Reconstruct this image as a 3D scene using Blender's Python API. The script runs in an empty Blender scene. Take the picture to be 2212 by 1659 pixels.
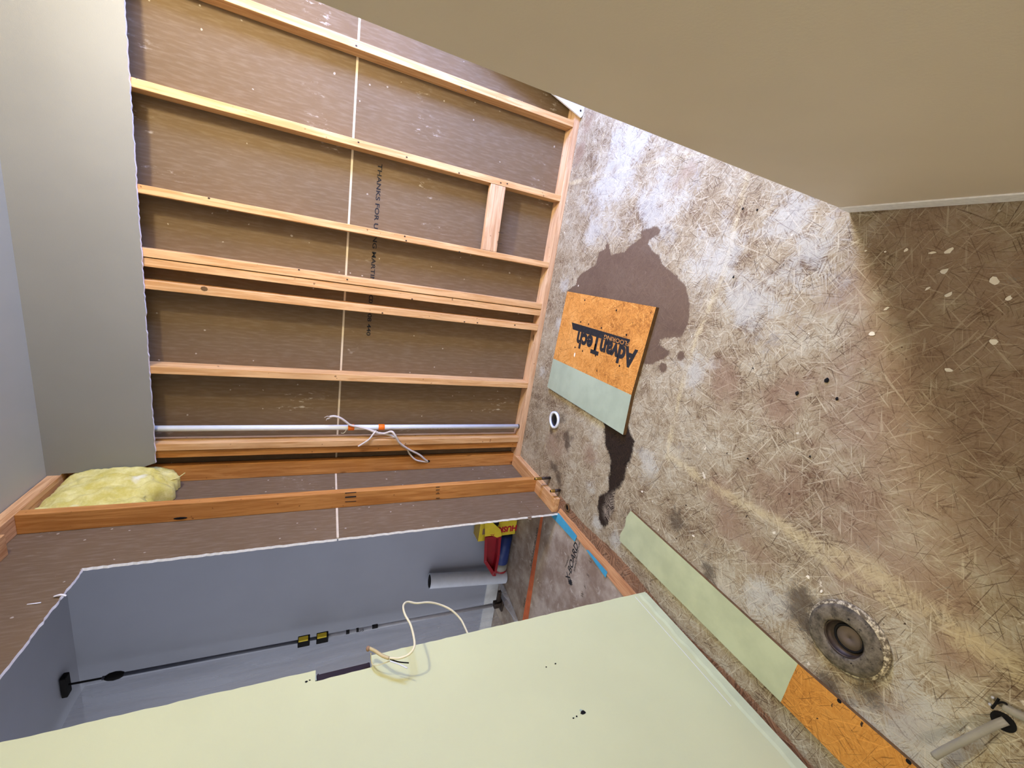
import bpy, bmesh, math, random
import numpy as np
from mathutils import Vector, Matrix
from mathutils import noise as mnoise
from mathutils.geometry import tessellate_polygon

sc = bpy.context.scene
COL = sc.collection
random.seed(4)

# ------------------------------------------------------------------ camera
F_PX = 873.4957
RW = [[0.15622908, -0.39122953, -0.90486321],
      [-0.95596267, -0.29077272, -0.03770945],
      [-0.24839242, 0.8730441, -0.42424637]]
CAM = Vector((0, 0, 1.307))
cd = bpy.data.cameras.new('camera')
cd.sensor_fit = 'HORIZONTAL'; cd.sensor_width = 36.0
cd.lens = F_PX / 2212 * 36.0
cd.clip_start = 0.02; cd.clip_end = 60
cam = bpy.data.objects.new('camera', cd); COL.objects.link(cam)
r0, r1, r2 = [Vector(r).normalized() for r in RW]
cam.matrix_world = Matrix(((r0.x, -r1.x, -r2.x, CAM.x), (r0.y, -r1.y, -r2.y, CAM.y), (r0.z, -r1.z, -r2.z, CAM.z), (0, 0, 0, 1)))
sc.camera = cam

# ------------------------------------------------------------------ world, lights, exposure
sc.view_settings.view_transform = 'Standard'
sc.view_settings.look = 'None'
sc.view_settings.gamma = 1.0
sc.view_settings.use_curve_mapping = False
sc.view_settings.exposure = 0.17
sc.cycles.use_denoising = True
sc.cycles.max_bounces = 10
sc.cycles.diffuse_bounces = 6
wd = bpy.data.worlds.new('world'); sc.world = wd; wd.use_nodes = True
wb = wd.node_tree.nodes['Background']
wb.inputs[0].default_value = (0.66, 0.68, 0.75, 1); wb.inputs[1].default_value = 2.0

def area(name, loc, target, sx, sy, power, color, spread=math.pi):
    l = bpy.data.lights.new(name, 'AREA'); l.shape = 'RECTANGLE'; l.size = sx; l.size_y = sy
    l.energy = power; l.color = color; l.spread = spread
    o = bpy.data.objects.new(name, l); COL.objects.link(o); o.location = loc
    o.rotation_euler = (Vector(target) - Vector(loc)).to_track_quat('-Z', 'Y').to_euler()
    return o
# blue daylight added through an unseen alcove window on the right
area('window_daylight', (1.80, 1.50, 1.10), (0.5, 2.2, 0.55), 0.60, 0.85, 105, (0.22, 0.36, 1.0))
# warm fill added behind the camera, no lamp is seen there
hl = bpy.data.lights.new('hallway_light', 'POINT'); hl.energy = 112; hl.color = (1.0, 0.83, 0.70); hl.shadow_soft_size = 0.15
ho = bpy.data.objects.new('hallway_light', hl); COL.objects.link(ho); ho.location = (-0.3, -2.0, 2.2)

YF, YB, XL, XS, XK, XR = 2.367, 2.456, -1.200, -1.213, -1.302, 0.325
ZC = 2.44

# ------------------------------------------------------------------ pixel -> point on a plane
def ray(px, py):
    a, b = (px - 1106) / F_PX, (py - 829.5) / F_PX
    return Vector((r0.x * a + r1.x * b + r2.x, r0.y * a + r1.y * b + r2.y, r0.z * a + r1.z * b + r2.z))
def PZ(px, py, z=0.0):
    d = ray(px, py); return CAM + d * ((z - CAM.z) / d.z)
def PX(px, py, x):
    d = ray(px, py); return CAM + d * ((x - CAM.x) / d.x)
def PY(px, py, y):
    d = ray(px, py); return CAM + d * ((y - CAM.y) / d.y)

# ------------------------------------------------------------------ helpers
def s2l(c):
    return tuple(((v / 255) / 12.92 if v / 255 <= 0.04045 else ((v / 255 + 0.055) / 1.055) ** 2.4) for v in c) + (1.0,)

class NT:
    def __init__(s, name):
        s.m = bpy.data.materials.new(name); s.m.use_nodes = True
        s.t = s.m.node_tree; s.b = s.t.nodes['Principled BSDF']; s.b.inputs['Roughness'].default_value = 0.8
        s.b.inputs['Specular IOR Level'].default_value = 0.25
    def n(s, typ, **k):
        x = s.t.nodes.new(typ)
        for a, v in k.items():
            if a.startswith('i_'):
                x.inputs[a[2:].replace('_', ' ')].default_value = v
            else: setattr(x, a, v)
        return x
    def l(s, a, b): s.t.links.new(a, b)
    def coord(s, scale=(1, 1, 1), rnd=True, out='Object'):
        tc = s.n('ShaderNodeTexCoord'); mp = s.n('ShaderNodeMapping'); mp.inputs['Scale'].default_value = scale
        if rnd:
            oi = s.n('ShaderNodeObjectInfo'); cm = s.n('ShaderNodeCombineXYZ'); mu = s.n('ShaderNodeMath', operation='MULTIPLY'); mu.inputs[1].default_value = 37.0
            s.l(oi.outputs['Random'], mu.inputs[0])
            for i in range(3): s.l(mu.outputs[0], cm.inputs[i])
            s.l(cm.outputs[0], mp.inputs['Location'])
        s.l(tc.outputs[out], mp.inputs['Vector']); return mp.outputs[0]
    def noise(s, vec, scale, detail=4, rough=0.55, dist=0.0):
        x = s.n('ShaderNodeTexNoise'); x.inputs['Scale'].default_value = scale; x.inputs['Detail'].default_value = detail
        x.inputs['Roughness'].default_value = rough; x.inputs['Distortion'].default_value = dist
        s.l(vec, x.inputs['Vector']); return x.outputs['Fac']
    def ramp(s, fac, lo, hi, a=0.0, b=1.0):
        x = s.n('ShaderNodeMapRange'); x.interpolation_type = 'SMOOTHSTEP'
        x.inputs['From Min'].default_value = lo; x.inputs['From Max'].default_value = hi
        x.inputs['To Min'].default_value = a; x.inputs['To Max'].default_value = b
        s.l(fac, x.inputs['Value']); return x.outputs[0]
    def mix(s, fac, a, b, mode='MIX'):
        x = s.n('ShaderNodeMix', data_type='RGBA', blend_type=mode)
        for i, v in ((0, fac), (6, a), (7, b)):
            if hasattr(v, 'links'): s.l(v, x.inputs[i])
            else: x.inputs[i].default_value = v
        return x.outputs[2]
    def math(s, op, a, b=None, clamp=False):
        x = s.n('ShaderNodeMath', operation=op, use_clamp=clamp)
        for i, v in ((0, a), (1, b)):
            if v is None: continue
            if hasattr(v, 'links'): s.l(v, x.inputs[i])
            else: x.inputs[i].default_value = v
        return x.outputs[0]
    def base(s, c):
        if hasattr(c, 'links'): s.l(c, s.b.inputs['Base Color'])
        else: s.b.inputs['Base Color'].default_value = c
    def bump(s, h, strength=0.3, dist=0.002):
        x = s.n('ShaderNodeBump'); x.inputs['Strength'].default_value = strength; x.inputs['Distance'].default_value = dist
        s.l(h, x.inputs['Height']); s.l(x.outputs[0], s.b.inputs['Normal'])

def plain(name, c, rough=0.6, metal=0.0, var=0.12, sc_=25, spec=0.3):
    k = NT(name); k.b.inputs['Roughness'].default_value = rough; k.b.inputs['Metallic'].default_value = metal
    k.b.inputs['Specular IOR Level'].default_value = spec
    c1 = s2l(c); v = k.coord(); f = k.ramp(k.noise(v, sc_, 4), 0.3, 0.7)
    c2 = tuple(x * (1 - var) for x in c1[:3]) + (1,)
    k.base(k.mix(f, c2, c1)); k.bump(k.noise(v, sc_ * 6, 2), 0.08, 0.001)
    return k.m

def paint(name, c, mott=0.05):
    k = NT(name); k.b.inputs['Roughness'].default_value = 0.55; k.b.inputs['Specular IOR Level'].default_value = 0.3
    v = k.coord(rnd=False); c1 = s2l(c); c2 = tuple(x * (1 - mott) for x in c1[:3]) + (1,)
    k.base(k.mix(k.ramp(k.noise(v, 3, 3), 0.3, 0.7), c2, c1))
    k.bump(k.noise(v, 260, 3), 0.12, 0.0015)
    return k.m

def wood(name, ca, cb, axis='Z', knots=True):
    k = NT(name); k.b.inputs['Roughness'].default_value = 0.65
    st = {'Z': (1, 1, .06), 'X': (.06, 1, 1), 'Y': (1, .06, 1)}[axis]
    v = k.coord(st); g = k.noise(v, 60, 6, 0.6, 0.8); g2 = k.noise(v, 160, 3, 0.6)
    big = k.noise(k.coord(), 2.2, 2)
    c = k.mix(k.ramp(g, 0.35, 0.68), s2l(ca), s2l(cb))
    dk = tuple(x * 0.62 for x in s2l(cb)[:3]) + (1,)
    c = k.mix(k.ramp(g2, 0.58, 0.75, 0, 0.55), c, dk)
    c = k.mix(k.ramp(big, 0.45, 0.7, 0, 0.35), c, tuple(x * 0.75 for x in s2l(cb)[:3]) + (1,))
    if knots:
        ks = {'Z': (1, 1, .55), 'X': (.55, 1, 1), 'Y': (1, .55, 1)}[axis]
        vo = k.n('ShaderNodeTexVoronoi'); vo.inputs['Scale'].default_value = 9.0
        k.l(k.coord(ks), vo.inputs['Vector'])
        sp = k.n('ShaderNodeSeparateColor'); k.l(vo.outputs['Color'], sp.inputs[0])
        pick = k.ramp(sp.outputs[0], 0.60, 0.62)
        kn = k.math('MULTIPLY', k.ramp(vo.outputs['Distance'], 0.16, 0.07), pick)
        c = k.mix(k.math('MULTIPLY', kn, 0.8), c, s2l((92, 52, 22)))
        sp2 = k.noise(k.coord(), 42, 1)
        c = k.mix(k.ramp(sp2, 0.74, 0.79, 0, .7), c, s2l((95, 58, 30)))
    k.base(c); k.bump(g, 0.2, 0.001)
    return k.m

def kraft(name, c, up='Z'):
    k = NT(name); k.b.inputs['Roughness'].default_value = 0.85
    v = k.coord(rnd=False); c1 = s2l(c)
    f = k.noise(v, 2.5, 3); col = k.mix(k.ramp(f, .3, .7), tuple(x * .9 for x in c1[:3]) + (1,), c1)
    fi = k.noise(k.coord((1, 1, .15), rnd=False), 90, 4); col = k.mix(k.ramp(fi, .4, .75, 0, .06), col, s2l((215, 205, 190)))
    # pale plaster scuffs: only in a few patches
    patch = k.ramp(k.noise(v, 3.1, 2), 0.60, 0.70)
    sc2 = k.ramp(k.noise(k.coord((.9, 1, .32), rnd=False), 60, 4, .65), 0.56, 0.68)
    col = k.mix(k.math('MULTIPLY', k.math('MULTIPLY', patch, sc2), .6), col, s2l((205, 198, 182)))
    dots = k.ramp(k.noise(v, 48, 0), 0.835, 0.85); col = k.mix(dots, col, s2l((165, 155, 138)))
    k.base(col); k.bump(fi, .05, .001); return k.m

def osb(name, lite, mid, dark, scale=1.0, contrast=1.0, attrs=False, coatv=0.2):
    k = NT(name); k.b.inputs['Roughness'].default_value = 0.7; k.b.inputs['Specular IOR Level'].default_value = coatv
    vec = k.coord(rnd=not attrs)
    def flakes(vs, sx, sy, seed):
        mp = k.n('ShaderNodeMapping'); mp.inputs['Location'].default_value = (seed * 3.7, seed * 1.9, seed)
        k.l(vec, mp.inputs['Vector'])
        # wobble the cell borders
        wn = k.n('ShaderNodeTexNoise'); wn.inputs['Scale'].default_value = vs * 1.5; k.l(mp.outputs[0], wn.inputs['Vector'])
        ad = k.n('ShaderNodeVectorMath', operation='MULTIPLY_ADD'); k.l(wn.outputs['Color'], ad.inputs[0]); ad.inputs[1].default_value = (.5 / vs, .5 / vs, 0); k.l(mp.outputs[0], ad.inputs[2])
        vo = k.n('ShaderNodeTexVoronoi'); vo.inputs['Scale'].default_value = vs; k.l(ad.outputs[0], vo.inputs['Vector'])
        se = k.n('ShaderNodeSeparateColor'); k.l(vo.outputs['Color'], se.inputs[0])
        an = k.math('MULTIPLY', se.outputs[0], 3.14)
        ro = k.n('ShaderNodeVectorRotate', rotation_type='Z_AXIS'); k.l(mp.outputs[0], ro.inputs['Vector']); k.l(an, ro.inputs['Angle'])
        m2 = k.n('ShaderNodeMapping'); m2.inputs['Scale'].default_value = (sx, sy, 1); k.l(ro.outputs[0], m2.inputs['Vector'])
        nz = k.n('ShaderNodeTexNoise'); nz.inputs['Scale'].default_value = 1; nz.inputs['Detail'].default_value = 3; nz.inputs['Roughness'].default_value = .6
        nz.inputs['Distortion'].default_value = 0
        k.l(m2.outputs[0], nz.inputs['Vector'])
        return nz.outputs['Fac'], se.outputs[1]
    a, ar = flakes(26 * scale, 9 * scale, 190 * scale, 1)
    b, br = flakes(40 * scale, 16 * scale, 300 * scale, 5)
    d, dr = flakes(19 * scale, 6 * scale, 130 * scale, 9)
    def fibre(ang, lng, wid, seed):
        mp = k.n('ShaderNodeMapping'); mp.inputs['Rotation'].default_value = (0, 0, ang); mp.inputs['Location'].default_value = (seed * 2.3, seed * 5.1, seed * 1.7)
        k.l(vec, mp.inputs['Vector']); m2 = k.n('ShaderNodeMapping'); m2.inputs['Scale'].default_value = (lng * scale, wid * scale, 1); k.l(mp.outputs[0], m2.inputs['Vector'])
        return k.noise(m2.outputs[0], 1, 2, .5, .25)
    fd = None; fl_ = None
    for i_, an_ in enumerate((.15, .62, 1.1, 1.55, 2.05, 2.6)):
        x = k.ramp(fibre(an_, 9, 240, i_ + 1), .655, .71); fd = x if fd is None else k.math('MAXIMUM', fd, x)
        x = k.ramp(fibre(an_ + .25, 8, 150, i_ + 11), .64, .72); fl_ = x if fl_ is None else k.math('MAXIMUM', fl_, x)
    big = k.noise(vec, 2.3, 5, .62); med = k.noise(vec, 9, 4, .6)
    tone = k.math('ADD', k.math('MULTIPLY', a, .30), k.math('ADD', k.math('MULTIPLY', b, .20), k.math('MULTIPLY', d, .15)))
    tone = k.math('ADD', tone, .175)
    tone = k.math('ADD', tone, k.math('MULTIPLY', k.math('SUBTRACT', ar, .5), .05 * contrast))
    tone = k.math('ADD', tone, k.math('MULTIPLY', k.math('SUBTRACT', big, .5), .38))
    tone = k.math('ADD', tone, k.math('MULTIPLY', k.math('SUBTRACT', med, .5), .16))
    col = k.mix(k.ramp(tone, .38, .50), s2l(dark), s2l(mid))
    col = k.mix(k.ramp(tone, .47, .62), col, s2l(lite))
    tl = tuple(min(1, x * 1.25) for x in s2l(lite)[:3]) + (1,)
    col = k.mix(k.math('MULTIPLY', fl_, .55), col, tl)
    fine = k.ramp(b, .60, .70, 0, .35); col = k.mix(fine, col, tuple(x * .5 for x in s2l(dark)[:3]) + (1,))
    hair = k.math('MULTIPLY', fd, .62); col = k.mix(hair, col, tuple(x * .35 for x in s2l(dark)[:3]) + (1,))
    spk = k.ramp(k.noise(vec, 60, 1), .765, .79); col = k.mix(spk, col, s2l((55, 42, 30)))
    wh = k.ramp(k.noise(vec, 21, 3), .70, .74, 0, .75); 
    if attrs:
        col = k.mix(wh, col, s2l((232, 226, 205)))
        nb = k.math('ADD', k.math('MULTIPLY', k.math('SUBTRACT', k.noise(vec, 8, 8, .72), .5), 2.6), k.math('ADD', k.math('MULTIPLY', k.math('SUBTRACT', b, .5), .7), k.math('MULTIPLY', k.math('SUBTRACT', a, .5), .9)))
        n1 = k.noise(vec, 28, 5, .65); n2 = k.noise(vec, 90, 3, .6)
        nn = k.math('ADD', k.math('MULTIPLY', k.math('SUBTRACT', n1, .5), .06), k.math('MULTIPLY', k.math('SUBTRACT', n2, .5), .03))
        def at(nm):
            x = k.n('ShaderNodeAttribute'); x.attribute_name = nm; return x.outputs['Fac']
        # dust scrubbed away: browner bare wood, near the partition also painted-in shade (attribute 0..1)
        br_ = k.math('ADD', at('bare'), k.math('MULTIPLY', nb, 1)); brm = k.mix(tone, s2l((104, 80, 62)), s2l((158, 132, 108)))
        col = k.mix(k.ramp(br_, .2, 1.1, 0, .75), col, brm)
        cr = k.math('ADD', at('cream'), k.math('MULTIPLY', nb, 1.2)); col = k.mix(k.ramp(cr, .45, 1.25, 0, .5), col, s2l((204, 190, 146)))
        pw = k.math('ADD', at('powder_lit'), k.math('MULTIPLY', nb, 1.2)); col = k.mix(k.ramp(pw, .3, 1.1, 0, .6), col, s2l((186, 188, 178)))
        pl = k.math('ADD', at('plate'), k.math('MULTIPLY', nn, .35)); plc = k.mix(k.ramp(d, .35, .6), s2l((92, 64, 44)), s2l((150, 112, 82)))
        col = k.mix(k.ramp(pl, -.004, .004), col, plc)
        col = k.mix(k.math('MULTIPLY', fd, .35), col, s2l((84, 64, 46))); col = k.mix(k.math('MULTIPLY', fl_, .22), col, s2l((206, 194, 164)))
        sm = k.math('ADD', at('smudge'), k.math('MULTIPLY', nb, 1.3)); col = k.mix(k.ramp(sm, .35, 1.0, 0, .75), col, s2l((66, 55, 44)))
        wt = k.math('ADD', at('wet'), k.math('MULTIPLY', nn, .45))
        wet = k.mix(1.0, col, s2l((148, 132, 122)), 'MULTIPLY'); wet = k.mix(.55, wet, s2l((112, 94, 80)))
        wetf = k.ramp(wt, -.004, .005); col = k.mix(wetf, col, wet)
        mo = k.math('ADD', at('mold'), k.math('MULTIPLY', nn, .8)); mof = k.ramp(mo, -.006, .012)
        mc = k.mix(k.ramp(b, .35, .62), s2l((18, 13, 9)), s2l((52, 40, 29)))
        mh = k.ramp(at('moldlight'), .2, .9); mc = k.mix(k.math('MULTIPLY', mh, k.ramp(a, .44, .56)), mc, s2l((150, 138, 120)))
        col = k.mix(mof, col, mc)
        ro = k.mix(wetf, (.75, .75, .75, 1), (.42, .42, .42, 1)); k.l(ro, k.b.inputs['Roughness'])
    k.base(col); k.bump(k.math('ADD', a, b), .25, .0015)
    return k.m

def link(name, me, m, parent=None):
    o = bpy.data.objects.new(name, me); COL.objects.link(o)
    for x in (m if isinstance(m, (list, tuple)) else [m]): me.materials.append(x)
    if parent: o.parent = parent
    return o
def tag(o, label, cat=None, group=None):
    o['label'] = label
    if cat: o['category'] = cat
    if group: o['group'] = group
    return o
def struct(o, label=None):
    o['kind'] = 'structure'
    if label: o['label'] = label
    return o
def empty(name, loc, label, cat, group=None):
    o = bpy.data.objects.new(name, None); COL.objects.link(o); o.location = loc; o.empty_display_size = .05
    return tag(o, label, cat, group)
def origin_shift(bm, org):
    for v in bm.verts: v.co -= Vector(org)
def obj(name, bm, m, parent=None, org=(0, 0, 0), smooth=False):
    """bm is in world coordinates; org is where the object's origin goes"""
    bmesh.ops.recalc_face_normals(bm, faces=bm.faces)
    if parent is not None: base = Vector(parent['_o'])
    else: base = Vector((0, 0, 0))
    for v in bm.verts: v.co -= Vector(org)
    me = bpy.data.meshes.new(name); bm.to_mesh(me); bm.free()
    if smooth:
        for p in me.polygons: p.use_smooth = True
    o = link(name, me, m, parent); o.location = Vector(org) - base
    o['_o'] = tuple(org)
    return o
def root(name, loc, label, cat, group=None):
    e = empty(name, loc, label, cat, group); e['_o'] = tuple(loc); return e
def addbox(bm, lo, hi, bev=0.0, mi=0):
    vs = [bm.verts.new((x, y, z)) for x in (lo[0], hi[0]) for y in (lo[1], hi[1]) for z in (lo[2], hi[2])]
    fs = [bm.faces.new([vs[i] for i in f]) for f in ((0, 1, 3, 2), (4, 6, 7, 5), (0, 4, 5, 1), (2, 3, 7, 6), (0, 2, 6, 4), (1, 5, 7, 3))]
    for f in fs: f.material_index = mi
    if bev:
        es = {e for f in fs for e in f.edges}
        bmesh.ops.bevel(bm, geom=list(es), offset=bev, segments=2, affect='EDGES', profile=.6)
    return bm
def box(name, lo, hi, m, parent=None, bev=0.0015, org=None):
    bm = bmesh.new(); addbox(bm, lo, hi, bev)
    if org is None: org = ((lo[0] + hi[0]) / 2, (lo[1] + hi[1]) / 2, lo[2])
    return obj(name, bm, m, parent, org)
def addtube(bm, pts, r, n=10, caps=True, radii=None):
    pts = [Vector(p) for p in pts]; rings = []
    up = None
    for i, p in enumerate(pts):
        t = (pts[min(i + 1, len(pts) - 1)] - pts[max(i - 1, 0)]).normalized()
        if up is None:
            up = t.orthogonal().normalized()
        up = (up - t * up.dot(t)).normalized(); w = t.cross(up)
        rr = radii[i] if radii else r
        rings.append([bm.verts.new(p + (up * math.cos(a) + w * math.sin(a)) * rr) for a in [2 * math.pi * k / n for k in range(n)]])
    for a, b in zip(rings, rings[1:]):
        for k in range(n): bm.faces.new((a[k], a[(k + 1) % n], b[(k + 1) % n], b[k]))
    if caps:
        bm.faces.new(rings[0][::-1]); bm.faces.new(rings[-1])
    return bm
def smoothpts(pts, k=8):
    pts = [Vector(p) for p in pts]; out = []
    P = [pts[0]] + pts + [pts[-1]]
    for i in range(1, len(P) - 2):
        a, b, c, d = P[i - 1], P[i], P[i + 1], P[i + 2]
        for j in range(k):
            t = j / k
            out.append(.5 * ((2 * b) + (c - a) * t + (2 * a - 5 * b + 4 * c - d) * t * t + (3 * b - a - 3 * c + d) * t ** 3))
    out.append(pts[-1]); return out
def tube(name, pts, r, m, parent=None, n=12, smooth_k=0, radii=None):
    if smooth_k: pts = smoothpts(pts, smooth_k)
    bm = bmesh.new(); addtube(bm, pts, r, n, radii=radii); return obj(name, bm, m, parent, tuple(pts[0]), True)
def addlathe(bm, prof, cen, n=40, axis='Z', jit=0.0):
    rings = []
    for rr, h in prof:
        ring = []
        for k in range(n):
            a = 2 * math.pi * k / n; q = rr * (1 + jit * math.sin(3 * a + rr * 90) + jit * .6 * math.sin(7 * a + h * 300))
            ring.append(bm.verts.new((cen[0] + q * math.cos(a), cen[1] + q * math.sin(a), cen[2] + h)))
        rings.append(ring)
    for a, b in zip(rings, rings[1:]):
        for k in range(n): bm.faces.new((a[k], a[(k + 1) % n], b[(k + 1) % n], b[k]))
    return bm
def lathe(name, prof, cen, m, parent=None, n=40, close=True, jit=0.0):
    bm = bmesh.new(); addlathe(bm, prof + ([prof[0]] if close else []), cen, n, jit=jit); 
    bmesh.ops.remove_doubles(bm, verts=bm.verts, dist=1e-6)
    return obj(name, bm, m, parent, tuple(cen), True)
def prism(name, pts, off, mats, parent=None, org=None):
    """pts: world-space loop (front face); off: extrusion vector; mats (front, side, back)"""
    bm = bmesh.new(); a = [bm.verts.new(p) for p in pts]; b = [bm.verts.new(Vector(p) + Vector(off)) for p in pts]
    for t in tessellate_polygon([[Vector(p) for p in pts]]):
        f = bm.faces.new([a[i] for i in t]); f.material_index = 0
        g = bm.faces.new([b[i] for i in t[::-1]]); g.material_index = min(2, len(mats) - 1)
    for i in range(len(a)):
        s = bm.faces.new((a[i], b[i], b[(i + 1) % len(a)], a[(i + 1) % len(a)])); s.material_index = min(1, len(mats) - 1)
    return obj(name, bm, mats, parent, org or tuple(pts[0]))
def rag(p, q, n, amp, ax):
    """ragged line from p to q, jitter along axis index ax"""
    out = []
    for i in range(n + 1):
        t = i / n; v = Vector(p).lerp(Vector(q), t)
        if 0 < i < n: v[ax] += random.uniform(-amp, amp)
        out.append(v)
    return out
def text(name, body, size, loc, xdir, ydir, m, parent=None, xs=1.0, align='CENTER', shear=0.0, bold=0.0):
    cu = bpy.data.curves.new(name, 'FONT'); cu.body = body; cu.size = size; cu.align_x = align; cu.align_y = 'CENTER'
    cu.shear = shear; cu.offset = bold; cu.resolution_u = 3
    t = bpy.data.objects.new('tmp', cu); COL.objects.link(t)
    dg = bpy.context.evaluated_depsgraph_get(); dg.update()
    me = bpy.data.meshes.new_from_object(t.evaluated_get(dg)); bpy.data.objects.remove(t); bpy.data.curves.remove(cu)
    x = Vector(xdir).normalized(); y = Vector(ydir); y = (y - x * y.dot(x)).normalized(); z = x.cross(y)
    for v in me.vertices: v.co = x * (v.co.x * xs) + y * v.co.y + z * v.co.z
    me.name = name
    o = link(name, me, m, parent)
    base = Vector(parent['_o']) if parent is not None else Vector((0, 0, 0))
    o.location = Vector(loc) - base; o['_o'] = tuple(loc)
    return o

# ------------------------------------------------------------------ materials
M_green = paint('sage_paint', (198, 200, 150))
M_right = paint('beige_sage_paint', (222, 208, 184))  # sage paint with the warm bounce light put into its colour
M_band = paint('old_grey_paint', (140, 139, 128))
M_ceil = paint('ceiling_paint', (176, 177, 160))
M_grey = paint('blue_grey_paint', (156, 160, 170))
M_gyp = plain('gypsum_core', (248, 247, 244), .9, var=.12, sc_=80)
M_kraft = kraft('gypsum_board_back', (112, 92, 66))
M_seam = plain('seam_paper', (215, 200, 170), .9)
WL, WD = (220, 178, 124), (194, 144, 88)
M_wz = wood('pine_upright', WL, WD, 'Z'); M_wx = wood('pine_along_x', (222, 186, 144), (192, 148, 104), 'X'); M_wy = wood('pine_along_y', (222, 178, 126), (186, 134, 82), 'Y')
M_wo = wood('orange_pine_upright', (204, 146, 80), (172, 112, 52), 'Z')
M_floor = osb('weathered_subfloor', (178, 172, 150), (150, 136, 108), (94, 72, 52), 1.25, 1.0, True, .2)
M_osbo = osb('golden_strand_board', (214, 156, 84), (196, 134, 62), (150, 94, 40), 1.2, .5)
M_pale = plain('pale_green_paint', (166, 180, 156), .55, var=.14, sc_=9)
M_pale2 = plain('dusty_sage_paint', (184, 192, 152), .6, var=.16, sc_=9)
M_black = plain('black_ink', (38, 38, 40), .8, var=.4, sc_=60)
M_ink = plain('faded_ink', (96, 86, 76), .9, var=.35, sc_=200)
M_pvc = plain('white_pvc', (226, 232, 232), .35, var=.05, spec=.5)
M_cable = plain('white_cable', (214, 204, 190), .5, var=.1, spec=.4)
M_cabley = plain('ivory_cable', (226, 218, 176), .45, var=.1, spec=.4)
M_orange = plain('orange_tape', (238, 116, 20), .5, var=.1)
M_brown = plain('dark_edge_wood', (110, 82, 48), .8, var=.35, sc_=60)
M_dark = plain('black_hole', (12, 10, 9), .9, var=.5)
M_brass = plain('brass', (176, 140, 66), .35, .8)
M_iron = plain('dull_iron', (74, 62, 52), .5, .5, var=.4, sc_=60)
M_pex = plain('grey_poly_pipe', (150, 146, 132), .45, var=.12)
M_red = plain('red_plastic', (150, 12, 28), .35, spec=.5)
M_yel = plain('yellow_carton', (226, 200, 50), .6)
M_redink = plain('red_ink', (190, 24, 40), .6)
M_blue = plain('navy_plastic', (38, 56, 112), .4)
M_teal = plain('blue_tape', (70, 158, 190), .6, var=.12)
M_otape = plain('orange_line', (206, 106, 60), .6, var=.2)
M_roll = plain('milky_film', (206, 212, 220), .3, var=.08, spec=.5)
M_alu = plain('satin_aluminium', (188, 190, 196), .4, .15)
M_card = plain('cardboard', (150, 120, 90), .8)
M_white = plain('white_trim_paint', (222, 224, 222), .5)
M_chip = plain('plaster_flake', (236, 230, 210), .8)

def xboard():
    k = NT('floor_protection_paper'); v = k.coord(rnd=False); f = k.noise(v, 7, 6, .65)
    c = k.mix(k.ramp(f, .35, .7), s2l((136, 116, 98)), s2l((178, 164, 146)))
    c = k.mix(k.ramp(k.noise(v, 16, 5, .7, 1.0), .55, .72, 0, .7), c, s2l((204, 194, 178)))
    k.base(c); k.b.inputs['Roughness'].default_value = .5; return k.m
M_xb = xboard()
def film():
    k = NT('clear_sheeting'); tr = k.n('ShaderNodeBsdfTransparent'); mx = k.n('ShaderNodeMixShader')
    f = k.ramp(k.noise(k.coord((1, 1, .10)), 12, 3, .5, .8), .3, .8, .30, .62); k.l(f, mx.inputs[0])
    k.l(tr.outputs[0], mx.inputs[1]); k.l(k.b.outputs[0], mx.inputs[2]); k.b.inputs['Roughness'].default_value = .25
    k.b.inputs['Specular IOR Level'].default_value = .5
    k.base(s2l((214, 216, 222))); k.l(mx.outputs[0], k.t.nodes['Material Output'].inputs[0]); return k.m
M_film = film()
def wool():
    k = NT('yellow_glass_wool'); v = k.coord(); f = k.noise(v, 14, 6, .7)
    c = k.mix(k.ramp(f, .3, .7), s2l((206, 192, 92)), s2l((234, 226, 150))); 
    c = k.mix(k.ramp(k.noise(v, 6, 3), .62, .74), c, s2l((240, 238, 205))); k.base(c)
    k.b.inputs['Roughness'].default_value = 1; k.bump(k.noise(v, 90, 6, .75), .8, .004); return k.m
M_wool = wool()
def gunk():
    k = NT('old_flange_crust'); v = k.coord(); f = k.noise(v, 40, 6, .7)
    c = k.mix(k.ramp(f, .3, .7), s2l((62, 56, 44)), s2l((120, 110, 92))); 
    c = k.mix(k.ramp(k.noise(v, 95, 4, .7), .6, .7), c, s2l((24, 20, 16)))
    k.base(c); k.bump(f, .8, .003); return k.m
M_gunk = gunk()
def crust():
    k = NT('flaking_cream_rim'); v = k.coord(); f = k.noise(v, 45, 5, .7)
    k.base(k.mix(k.ramp(k.noise(v, 110, 5, .7), .42, .62), s2l((96, 84, 64)), s2l((202, 190, 156)))); k.bump(f, .6, .003); return k.m
M_rim = crust()

# ------------------------------------------------------------------ floor
def sdist(P, poly):
    P = np.asarray(P); poly = np.asarray(poly); d = np.full(len(P), 1e9); ins = np.zeros(len(P), bool)
    for i in range(len(poly)):
        a = poly[i]; b = poly[(i + 1) % len(poly)]; e = b - a; w = P - a
        t = np.clip((w @ e) / (e @ e + 1e-12), 0, 1); d = np.minimum(d, np.hypot(*(w - t[:, None] * e).T))
        c = ((a[1] <= P[:, 1]) != (b[1] <= P[:, 1])) & (P[:, 0] < (b[0] - a[0]) * (P[:, 1] - a[1]) / (b[1] - a[1] + 1e-12) + a[0])
        ins ^= c
    return np.where(ins, d, -d)
def fl(lst): return np.array([PZ(x, y)[:2] for x, y in lst])
def segd(P, pts):
    d = np.full(len(P), 1e9)
    for a, b in zip(pts, pts[1:]):
        e = b - a; w = P - a; t = np.clip((w @ e) / (e @ e), 0, 1); d = np.minimum(d, np.hypot(*(w - t[:, None] * e).T))
    return d
X0, X1, Y0, Y1 = -1.302, 2.2, -1.3, YB
nx, ny = int((X1 - X0) / .0125), int((Y1 - Y0) / .0125)
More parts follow.
